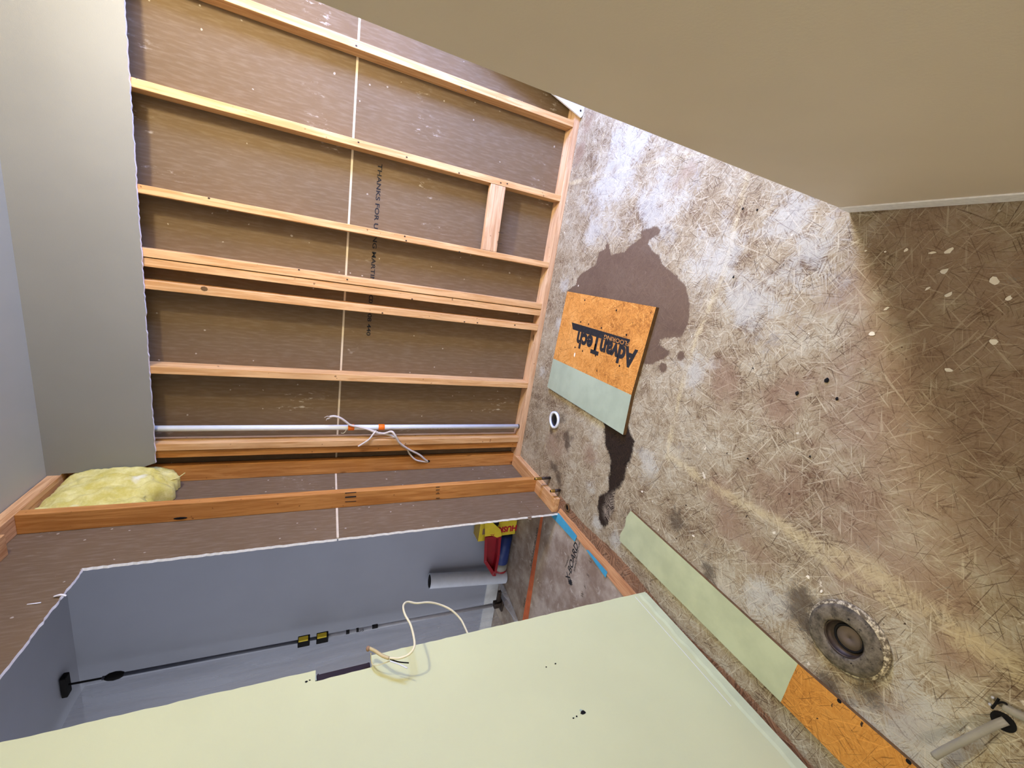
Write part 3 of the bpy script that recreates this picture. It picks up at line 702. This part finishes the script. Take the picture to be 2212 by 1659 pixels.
for x, y in ((1298, 710), (1352, 725), (1337, 792), (1285, 770), (1257, 760), (1241, 752), (1253, 697), (1262, 650), (1330, 672), (1270, 702)):
    p = onb(x, y); bm = bmesh.new(); bmesh.ops.create_circle(bm, cap_ends=True, segments=10, radius=.0055, matrix=Matrix.Translation(p)); obj('nail_hole', bm, M_dark, pb, tuple(p))
p = onb(1240, 768); bm = bmesh.new(); bmesh.ops.create_circle(bm, cap_ends=True, segments=10, radius=.008, matrix=Matrix.Translation(p) @ Matrix.Diagonal((1.6, .8, 1, 1))); obj('plaster_spot', bm, M_chip, pb, tuple(p))

# ------------------------------------------------------------------ long strip board along the green wall
zs = .012
def ps(x, y): return PZ(x, y, zs)
a1, a2 = ps(1362, 1105), ps(1338, 1170)
dirY = 0
e1, e2 = ps(1725, 1437), ps(1688, 1520)
f1, f2 = Vector((e1.x + .012, -.45, zs)), Vector((-1.105, -.45, zs))
edge = [a1, ps(1352, 1120), ps(1350, 1138), ps(1340, 1155), a2]
sb = root('strip_board', (-1.03, .8, 0), 'long narrow board along the foot of the sage wall, painted green at its far half', 'board')
prism('painted_part', edge + [e2, ps(1698, 1498), ps(1706, 1478), e1], (0, 0, -zs + .0005), [M_pale2, M_brown, M_brown], sb)
prism('bare_part', [e1, ps(1706, 1478), ps(1698, 1498), e2, f2, f1], (0, 0, -zs + .0005), [osb('amber_strand_board', (206, 146, 66), (188, 126, 50), (140, 88, 34), 1.1, .5), M_brown, M_brown], sb)
for x, y in ((1815, 1518), (1966, 1650)):
    p = PZ(x, y, zs + .0006); bm = bmesh.new(); bmesh.ops.create_circle(bm, cap_ends=True, segments=12, radius=.0055, matrix=Matrix.Translation(p)); obj('nail_hole', bm, M_dark, sb, tuple(p))

# ------------------------------------------------------------------ plumbing in the floor
rc = (PZ(1188, 912) + PZ(1211, 905)) / 2; rc = Vector((-.795, 2.008, 0))
dr = root('drain_stub', tuple(rc), 'small white ring of a cut plastic drain pipe in the subfloor near the loose board', 'pipe')
lathe('pipe_rim', [(.040, .0005), (.053, .0005), (.053, .014), (.040, .014)], rc, M_pvc, dr, 36, jit=.008)
lathe('pipe_bore', [(.0005, .001), (.040, .001), (.040, .0012), (.0005, .0012)], rc, M_iron, dr, 36)
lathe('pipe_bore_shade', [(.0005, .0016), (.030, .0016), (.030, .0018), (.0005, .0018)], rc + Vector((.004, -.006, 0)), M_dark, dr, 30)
fc = Vector((-.782, .392, 0))
tf = root('toilet_flange', tuple(fc), 'round toilet flange crusted with old wax, set in the subfloor beside the strip board', 'flange')
lathe('flange_rim', [(.070, .001), (.093, .001), (.094, .006), (.091, .013), (.080, .014), (.070, .014)], fc, M_rim, tf, 64, jit=.006)
lathe('wax_ring', [(.046, .001), (.087, .008), (.085, .017), (.075, .021), (.060, .020), (.050, .022), (.046, .018)], fc + Vector((-.003, .003, 0)), M_gunk, tf, 64, jit=.018)
lathe('pipe_throat', [(.046, .018), (.043, .012), (.042, .003), (.030, .002), (.0005, .002), (.0005, .0005), (.047, .0005)], fc + Vector((-.003, .003, 0)), M_iron, tf, 48)
lathe('pipe_step', [(.037, .002), (.034, .006), (.030, .006), (.030, .002)], fc + Vector((.002, -.003, 0)), M_dark, tf, 40)
lathe('pipe_plug', [(.0005, .0035), (.029, .0035), (.029, .0060), (.0005, .0060)], fc + Vector((.003, -.004, 0)), plain('dusty_plug', (96, 84, 72), .8), tf, 40)
# two capped supply stubs beside the left plate
for (bx, by), (tx, ty), lab in (((1188, 1034), (1158, 1036), 'dark supply pipe stub with brass tip, the one nearer the far wall'), ((1209, 1061), (1192, 1063), 'dark supply pipe stub with brass tip, the one nearer the drilled hole')):
    b = PZ(bx, by); best = min((( (lambda q: (q[0] - tx) ** 2 + (q[1] - ty) ** 2)(proj)), z) for z, proj in [(z / 500, (lambda P: (1106 + F_PX * (r0.dot(P - CAM)) / r2.dot(P - CAM), 829.5 + F_PX * (r1.dot(P - CAM)) / r2.dot(P - CAM)))(Vector((b.x, b.y, z / 500)))) for z in range(10, 90)])
    h = best[1]; e = root('pipe_stub', tuple(b), lab, 'pipe', None)
    tube('pipe_tube', [b + Vector((0, 0, .0005)), b + Vector((0, 0, h * .62))], .0088, M_iron, e, 14)
    tube('brass_cap', [b + Vector((0, 0, h * .60)), b + Vector((0, 0, h * .66)), b + Vector((0, 0, h * .9)), b + Vector((0, 0, h))], .0095, M_brass, e, 14, radii=[.0105, .0105, .0092, .0085])
    tube('brass_tip', [b + Vector((0, 0, h)), b + Vector((0, 0, h + .004))], .004, M_dark, e, 10)
hc = PZ(1226, 1098, .002)
hs = root('pipe_sleeve', tuple(hc), 'open black hole of a pipe sleeve at the sawn end of the left bottom plate', 'pipe')
lathe('sleeve_rim', [(.016, .0005), (.023, .0005), (.022, .010), (.016, .010)], Vector((hc.x, hc.y, 0)), M_brown, hs, 24, jit=.02)
lathe('sleeve_bore', [(.0003, .0022), (.016, .0022), (.016, .003), (.0003, .003)], Vector((hc.x, hc.y, 0)), M_dark, hs, 24)
# grey poly pipe out of its hole at the near end
hb = PZ(2172, 1563)
gp = root('supply_pipe', tuple(hb), 'bent grey plastic supply pipe rising from a hole in the near subfloor', 'pipe')
lathe('floor_hole', [(.0003, .0008), (.0185, .0008), (.0185, .0012), (.0003, .0012)], Vector((hb.x, hb.y, 0)), M_dark, gp, 24)
tube('pipe_tube', [hb + Vector((.006, -.002, .002)), PZ(2150, 1572, .012), PZ(2100, 1597, .022), PZ(2050, 1622, .028), PZ(2022, 1638, .030)], .0075, M_pex, gp, 16, 5)
gc = root('supply_pipe', tuple(PZ(2185, 1535)), 'second grey plastic pipe lying at the very edge of the near subfloor', 'pipe')
tube('pipe_tube', [PZ(2172, 1530, .009), PZ(2200, 1545, .009), PZ(2235, 1562, .009), PZ(2290, 1590, .010)], .0085, M_pex, gc, 16, 4)
cl = root('pipe_clip', tuple(PZ(2157, 1528)), 'small black pipe clip with two shiny nails beside the near floor hole', 'clip')
tube('clip_arm', [PZ(2147, 1534, .006), PZ(2155, 1524, .011), PZ(2162, 1513, .008)], .0022, M_dark, cl, 8, 5)
tube('clip_arm', [PZ(2158, 1524, .010), PZ(2168, 1521, .014), PZ(2178, 1524, .013), PZ(2177, 1532, .006)], .0018, M_dark, cl, 8, 5)
for q in ((2149, 1511), (2143, 1526)): 
    p = PZ(q[0], q[1], .005); bm = bmesh.new(); bmesh.ops.create_uvsphere(bm, u_segments=10, v_segments=6, radius=.0032, matrix=Matrix.Translation(p)); obj('nail_head', bm, M_alu, cl, tuple(p), True)
# plaster flakes
FL = ['round white plaster flake, left one of the bright pair near the beige wall', 'slanted oval white plaster flake, right one of the bright pair near the beige wall', 'pale plaster flake just below the bright pair near the beige wall',
      'crescent sliver of white plaster left of the bright pair near the beige wall', 'tiny white plaster sliver between the crescent flake and the lit floor', 'tiny white plaster dot at the edge of the lit floor near the wall corner',
      'white plaster flake between the green strip board and the black mold stain', 'white plaster flake farther from the toilet flange, beyond its dark smudge', 'white plaster flake right beside the dark smudge of the toilet flange',
      'plaster flake on the lit side of the shadow edge, farthest from the beige wall', 'thin plaster flake in the shadow below the crescent sliver', 'flat oval plaster flake in the shadow, in the middle of the four lower ones',
      'largest pale plaster flake, close to the right edge under the beige wall', 'squarish plaster flake just inside the shadow edge on the floor', 'cream plaster flake beside the tip of the black mold stain',
      'white oval plaster spot in the wet stain, near its far end', 'tiny curled white chip in the middle of the black mold stain', 'long plaster flake at the right edge of the shadowed floor',
      'plaster flake at the far right of the brown floor, between shadow and cream streak', 'plaster flake on the brown floor, directly right of the two biggest dirt crumbs']
CR = ['biggest black dirt crumb in the middle of the floor', 'second biggest black dirt crumb, left of the biggest one', 'small black dirt crumb between the biggest crumbs and the cream streak', 'dark dirt crumb just below the biggest crumb', 'small dirt crumb lying at the bend of the pale seam line',
      'small dirt crumb on the lit floor between the wet stain and the biggest crumbs', 'dirt crumb close above the cream diagonal streak', 'dirt crumb on the pale seam line beside the wet stain', 'left dirt crumb of the pair near the beige wall corner', 'right dirt crumb of the pair near the beige wall corner']
for i, (x, y, r) in enumerate(((2014, 547, .0075), (2050, 543, .009), (2040, 587, .008), (1957, 541, .005), (1912, 545, .003), (1870, 543, .003), (1498, 1160, .006), (1747, 1249, .006), (1776, 1279, .006), (1884, 722, .008), (2005, 624, .006), (2050, 637, .007), (2150, 608, .010), (1915, 668, .007), (1387, 1064, .006), (1248, 619, .006), (1355, 1012, .003), (2180, 645, .006), (2148, 740, .008), (2051, 800, .007))):
    c = PZ(x, y, .0008); n = 9; bm = bmesh.new(); an = random.uniform(0, 3); el = random.uniform(.45, .8)
    pts = []
    for k in range(n):
        t = 2 * math.pi * k / n; rr = r * random.uniform(.65, 1.15); u_, v_ = math.cos(t) * rr, math.sin(t) * rr * el
        pts.append(c + Vector((u_ * math.cos(an) - v_ * math.sin(an), u_ * math.sin(an) + v_ * math.cos(an), .0012)))
    o = prism('plaster_flake', pts, (0, 0, -.0014), [M_chip], org=tuple(c)); tag(o, FL[i], 'debris', 'plaster flakes on the subfloor')
# dark crumbs
for i, (x, y, r) in enumerate(((1786, 823, .009), (1722, 851, .008), (1750, 988, .004), (1808, 863, .006), (1615, 992, .004), (1626, 797, .003), (1705, 1069, .003), (1583, 600, .005), (1603, 452, .005), (1634, 455, .005))):
    c = PZ(x, y, .002); bm = bmesh.new(); bmesh.ops.create_icosphere(bm, subdivisions=2, radius=r * .75, matrix=Matrix.Translation(c) @ Matrix.Diagonal((1, .7, .35, 1)))
    for v in bm.verts: v.co += Vector((random.uniform(-1, 1), random.uniform(-1, 1), 0)) * r * .25
    o = obj('dirt_crumb', bm, M_dark, None, tuple(c)); tag(o, CR[i], 'debris', 'dirt crumbs on the subfloor')

# ------------------------------------------------------------------ cable at the opening
rm = root('electric_cable', tuple(PX(1012, 1370, -1.24)), 'ivory cable looping over the cut edge of the sage green wall, its ends stripped', 'cable')
cp = [(1020, 1392, -1.245), (1008, 1366, -1.24), (995, 1340, -1.225), (975, 1320, -1.20), (950, 1308, -1.18), (925, 1303, -1.16), (900, 1305, -1.15), (880, 1302, -1.14), (871, 1310, -1.13), (874, 1328, -1.12), (886, 1350, -1.115), (893, 1375, -1.11), (895, 1398, -1.11), (884, 1415, -1.12), (862, 1424, -1.13), (840, 1423, -1.14)]
tube('sheath', [PX(*q) for q in cp], .0034, M_cabley, rm, 10, 6)
tube('sheath', [PX(840, 1424, -1.138), PX(825, 1418, -1.14), PX(810, 1408, -1.145), PX(797, 1402, -1.15)], .0048, plain('tan_cable', (196, 178, 128), .5), rm, 10, 5, radii=None)
p = PX(795, 1403, -1.15); bm = bmesh.new(); bmesh.ops.create_icosphere(bm, subdivisions=2, radius=.008, matrix=Matrix.Translation(p) @ Matrix.Diagonal((1, 1, .8, 1))); obj('wire_nut', bm, M_card, rm, tuple(p), True)
tube('black_wire', [PX(842, 1426, -1.14), PX(862, 1432, -1.145), PX(883, 1434, -1.15)], .0017, M_dark, rm, 6, 4)
tube('white_wire', [PX(842, 1430, -1.14), PX(862, 1437, -1.145), PX(880, 1446, -1.15)], .0019, M_white, rm, 6, 4)
tube('bare_wire', [PX(842, 1430, -1.15), PX(825, 1436, -1.16), PX(808, 1439, -1.18), PX(802, 1430, -1.19), PX(801, 1412, -1.16)], .0014, M_cabley, rm, 6, 4)

# ------------------------------------------------------------------ neighbouring room contents
zx = 0.0005
def tapes(name, pts, m, lab):
    o = prism(name, [PZ(x, y, zx) + Vector((0, 0, .0008)) for x, y in pts], (0, 0, -.0012), [m]); return tag(o, lab, 'tape')
zx = .0035
tapes('tape_strip', [(1188, 1114), (1206, 1110), (1246, 1160), (1241, 1172)], M_teal, 'longer blue tape strip on the edge of the floor paper, next to the sawn plate')
tapes('tape_strip', [(1266, 1190), (1270, 1190), (1312, 1238), (1308, 1250)], M_teal, 'narrow blue tape strip on the edge of the floor paper, near the cut green wall')
zx = -.002
lp = [PZ(x, y, -.0015) for x, y in ((1169, 1110), (1174, 1110), (1140, 1345), (1128, 1345))]
fo = bpy.data.objects['floor_neighbour']
prism('printed_line', [v + Vector((0, 0, .0008)) for v in lp], (0, 0, -.0006), [M_otape], fo)
zz = -.0008
def ft(b, s, px, py, q0, q1, xs=1.0, m=M_ink, **k):
    a = PZ(q0[0], q0[1], zz); c = PZ(q1[0], q1[1], zz); d = c - a; d.z = 0
    return text('printed_text', b, s, tuple(PZ(px, py, zz)), tuple(d), tuple(Vector((0, 0, 1)).cross(d)), m, fo, xs=xs, **k)
ft('X-BOARD', .056, 1235, 1217, (1228, 1247), (1246, 1176), xs=1.02, m=M_black, bold=.0009, shear=.15)
ft('TRIMACO', .018, 1225, 1216, (1222, 1230), (1230, 1204), xs=1.1, m=M_black)
ft('SURFACE PROTECTION', .018, 1246, 1205, (1240, 1235), (1250, 1180), xs=.95, m=M_black)
def star(px, py, r):
    c = PZ(px, py, zz); bm = bmesh.new(); vs = []
    for k in range(22):
        t = k * math.pi / 11; rr = r * (1 if k % 2 else .55) * random.uniform(.85, 1.1); vs.append(bm.verts.new(c + Vector((math.cos(t) * rr, math.sin(t) * rr, 0))))
    bm.faces.new(vs); obj('printed_emblem', bm, M_black, fo, tuple(c))
star(1232, 1260, .024)
for b_, x, y in (('U', 1275, 1213), ('S', 1270, 1245), ('F', 1264, 1270), ('W', 1258, 1287)): ft(b_, .03, x, y, (1228, 1247), (1246, 1176))
for b_, x, y in (('BOARD', 1158, 1160), ('X-BOARD', 1150, 1205), ('TRIM', 1133, 1305)): ft(b_, .03, x, y, (1130, 1330), (1166, 1120), xs=1.2, m=M_ink)

# carton of bags, standing behind the cut board
YW = 2.25
cA = root('bag_carton', (-1.66, YW, 0), 'yellow carton of bin bags standing on the floor, red lettering towards the room', 'carton')
box('carton_body', (-1.775, 2.237, .003), (-1.50, 2.337, .1555), M_yel, cA, .002)
text('brand_lettering', 'HUSKY', .062, (-1.722, 2.2362, .085), (0, 0, 1), (-1, 0, 0), M_redink, cA, xs=.9, bold=.003)
text('small_lettering', 'Contractor\nClean-Up', .028, (-1.640, 2.2362, .065), (0, 0, 1), (-1, 0, 0), M_black, cA, xs=.95)
cB = root('bag_carton', (-1.62, 2.2, .157), 'second yellow carton on top of the first, its black bags bulging out', 'carton')
box('carton_body', (-1.80, 2.237, .158), (-1.52, 2.337, .285), M_yel, cB, .002)
for k in range(5): box('brown_stripe', (-1.795, 2.242 + k * .019, .2852), (-1.53, 2.25 + k * .019, .2865), M_card, cB, 0)
box('picture_panel', (-1.745, 2.2355, .215), (-1.70, 2.237, .262), M_card, cB, 0)
bm = bmesh.new(); bmesh.ops.create_icosphere(bm, subdivisions=3, radius=1, matrix=Matrix.Translation(PY(1072, 1132, 2.219) + Vector((0, 0, .02))) @ Matrix.Diagonal((.045, .016, .035, 1)))
for v in bm.verts: v.co += Vector((math.sin(v.co.z * 60), math.sin(v.co.x * 70), math.sin(v.co.x * 50))) * .005
obj('black_bag', bm, plain('black_film', (14, 14, 16), .35, spec=.5), cB, (-1.6, 2.2, .2), True)
# red tray leaning upright
rt = root('plastic_tray', (-1.95, 2.2, .1), 'red plastic paint tray standing on edge before the grey wall', 'tray')
YT = 2.185
out = [(1047, 1162), (1083, 1160), (1079, 1205), (1071, 1247), (1064, 1247), (1045, 1217)]
inn = [(1053, 1166), (1077, 1165), (1074, 1203), (1068, 1236), (1066, 1236), (1051, 1213)]
bm = bmesh.new()
ro = [bm.verts.new(PY(x, y, YT)) for x, y in out]; ri = [bm.verts.new(PY(x, y, YT)) for x, y in inn]; bo = [bm.verts.new(PY(x, y, YT) + Vector((0, .045, 0))) for x, y in inn]; bo2 = [bm.verts.new(v.co + Vector((0, .004, 0))) for v in ro]
n = len(out)
for i in range(n):
    j = (i + 1) % n; bm.faces.new((ro[i], ro[j], ri[j], ri[i])); bm.faces.new((ri[i], ri[j], bo[j], bo[i])); bm.faces.new((ro[i], ro[j], bo2[j], bo2[i]))
bm.faces.new(bo)
bmesh.ops.bevel(bm, geom=[e for e in bm.edges if all(v in ro + ri for v in e.verts)], offset=.002, segments=2, affect='EDGES')
obj('tray_body', bm, M_red, rt, (-1.95, YT, .1))
prism('tray_label', [PY(x, y, YT - .001) for x, y in ((1047, 1133), (1064, 1131), (1081, 1146), (1083, 1160), (1073, 1163), (1062, 1159), (1047, 1161))], (0, .002, 0), [M_yel], rt)
text('label_lettering', 'XL', .03, tuple(PY(1063, 1158, YT - .002)), (0, 0, 1), (-1, 0, 0), M_redink, rt)
# blue roll in clear wrapping
br = root('tape_roll', (-1.95, 2.27, 0), 'dark blue roll in clear wrapping on the floor under the red tray', 'roll')
tube('roll_core', [(-1.80, 2.275, .055), (-2.03, 2.275, .055)], .05, M_blue, br, 28)
tube('grey_end', [(-2.03, 2.275, .055), (-2.085, 2.275, .055)], .05, M_pex, br, 28)
tube('red_end', [(-2.085, 2.275, .052), (-2.105, 2.275, .052)], .047, M_red, br, 28)
# roll of milky film leaning on the wall
fr = root('film_roll', (-2.2, 2.28, 0), 'roll of milky plastic film standing upright against the grey wall', 'roll')
base = Vector((-2.170, 2.270, .003)); top = PY(927, 1257, 2.295)
ax = (top - base).normalized(); bm = bmesh.new()
addtube(bm, [base, base + (top - base) * .5, top], .05, 32, caps=False)
addtube(bm, [base + ax * .001, top - ax * .0], .044, 32, caps=False)
bm2 = obj('film_winding', bm, M_roll, fr, tuple(base), True)
bm = bmesh.new(); u = ax.orthogonal().normalized(); w_ = ax.cross(u)
R1 = [bm.verts.new(top + (u * math.cos(t) + w_ * math.sin(t)) * .05) for t in [k * math.pi / 16 for k in range(32)]]; R2 = [bm.verts.new(top + (u * math.cos(t) + w_ * math.sin(t)) * .044) for t in [k * math.pi / 16 for k in range(32)]]
for k in range(32): bm.faces.new((R1[k], R1[(k + 1) % 32], R2[(k + 1) % 32], R2[k]))
obj('film_end', bm, M_roll, fr, tuple(top))
tube('cardboard_core', [base + ax * .01, top - ax * .002], .0435, M_dark, fr, 24)  # black plug painting in the shade of the roll's hollow end
# telescopic pole
zp = root('support_pole', (-2.36, 2.22, .0), 'tall telescopic dust barrier pole braced between floor and ceiling of the next room', 'pole')
bp_ = PY(1075, 1307, 2.235); tp_ = PY(132, 1483, 2.215)
bp_.z = max(bp_.z, .03); tp_.z = 2.43
def al(t): return bp_.lerp(tp_, t)
tube('outer_tube', [al(.02), al(.50)], .0125, M_alu, zp, 16)
tube('inner_tube', [al(.50), al(.94)], .0095, plain('dark_steel', (84, 88, 98), .4, .2), zp, 14)
tube('spring_neck', [al(.94), al(.995)], .005, M_dark, zp, 10)
tz = al(.99); bm = bmesh.new(); addbox(bm, (tz.x - .06, tz.y - .022, 2.412), (tz.x + .06, tz.y + .022, 2.436), .006); obj('pole_head', bm, M_dark, zp, tuple(tz))
bm = bmesh.new(); q = al(.92); bmesh.ops.create_icosphere(bm, subdivisions=2, radius=1, matrix=Matrix.Translation(q) @ Matrix.Diagonal((.02, .022, .045, 1))); obj('pole_collar', bm, M_dark, zp, tuple(q), True)
for px1, px2 in ((643, 669), (683, 709)):
    zs_ = []
    for X_ in (px1, px2):
        zs_.append(PX(X_, 1392, al(.5).x).z)
    z1_, z2_ = min(zs_), max(zs_); c = al((z1_ + z2_) / 2 / 2.43)
    bm = bmesh.new(); addbox(bm, (c.x - .026, c.y - .024, z1_), (c.x + .02, c.y + .02, z2_), .004); k_ = obj('pole_clamp', bm, M_dark, zp, tuple(c))
    bm = bmesh.new(); addbox(bm, (c.x + .018, c.y - .026, z1_ + .01), (c.x + .028, c.y + .005, z2_ - .004), .003); obj('clamp_lever', bm, M_yel, k_, tuple(c))
c = al(.47)
for dz, wd_ in ((.0, .02), (-.062, .014), (-.16, .035)):
    q = c + Vector((0, 0, -.05 + dz)); bm = bmesh.new(); addtube(bm, [q, q - Vector((0, 0, wd_))], .0129, 16); obj('black_marking', bm, M_black, zp, tuple(q), True)
text('pole_lettering', 'U5', .032, tuple(c + Vector((.004, -.0133, -.14))), (0, 0, -1), (1, 0, 0), M_black, zp)
q = al(.0); bm = bmesh.new(); addbox(bm, (q.x - .05, q.y - .03, .004), (q.x + .05, q.y + .03, .02), .005); obj('pole_foot', bm, M_iron, zp, tuple(q))
bm = bmesh.new(); addbox(bm, (q.x - .02, q.y - .022, .02), (q.x + .024, q.y + .022, .075), .006); obj('foot_clamp', bm, M_iron, zp, tuple(q))
bm = bmesh.new(); addbox(bm, (q.x + .03, q.y - .012, .03), (q.x + .12, q.y + .012, .055), .004); obj('foot_lever', bm, M_iron, zp, tuple(q))
# hanging sheet behind the pole, and its foot on the floor
bm = bmesh.new(); nu, nv = 60, 30; g = []
for i in range(nu + 1):
    row = []
    for j in range(nv + 1):
        u = i / nu; z = .02 + (2.42 - .02) * j / nv; y = 2.352 - 2.2 * u
        row.append(bm.verts.new((-2.47 - .02 * math.sin(u * 16 + .3 * z) - .012 * math.sin(u * 41 + z) - .006 * math.sin(z * 5 + u * 9), y, z)))
    g.append(row)
for i in range(nu):
    for j in range(nv): bm.faces.new((g[i][j], g[i + 1][j], g[i + 1][j + 1], g[i][j + 1]))
tag(obj('plastic_sheet', bm, M_film, None, (-2.4, 1.3, 0), True), 'hanging sheet of clear plastic behind the dust barrier pole', 'plastic sheet')
bm = bmesh.new(); nu, nv = 30, 26; g = []
for i in range(nu + 1):
    row = []
    for j in range(nv + 1):
        u, v = i / nu, j / nv
        x = -2.235 - .10 * u; y0_ = 2.335; y1_ = 2.30 - .38 * math.sin(min(1, u * 1.15) * math.pi / 2)
        y = y0_ + (y1_ - y0_) * v; z = .004 + .012 * (1 + math.sin(u * 13 + v * 7)) * math.sin(math.pi * min(1, max(0, v))) + .01 * (1 + math.sin(v * 21 + u * 5)) * v * (1 - v)
        row.append(bm.verts.new((x, y, z)))
    g.append(row)
for i in range(nu):
    for j in range(nv): bm.faces.new((g[i][j], g[i + 1][j], g[i + 1][j + 1], g[i][j + 1]))
tag(obj('plastic_sheet', bm, M_film, None, (-2.25, 2.2, 0), True), 'crumpled clear plastic gathered on the floor at the foot of the pole', 'plastic sheet')

for o in bpy.data.objects:
    if '_o' in o: del o['_o']
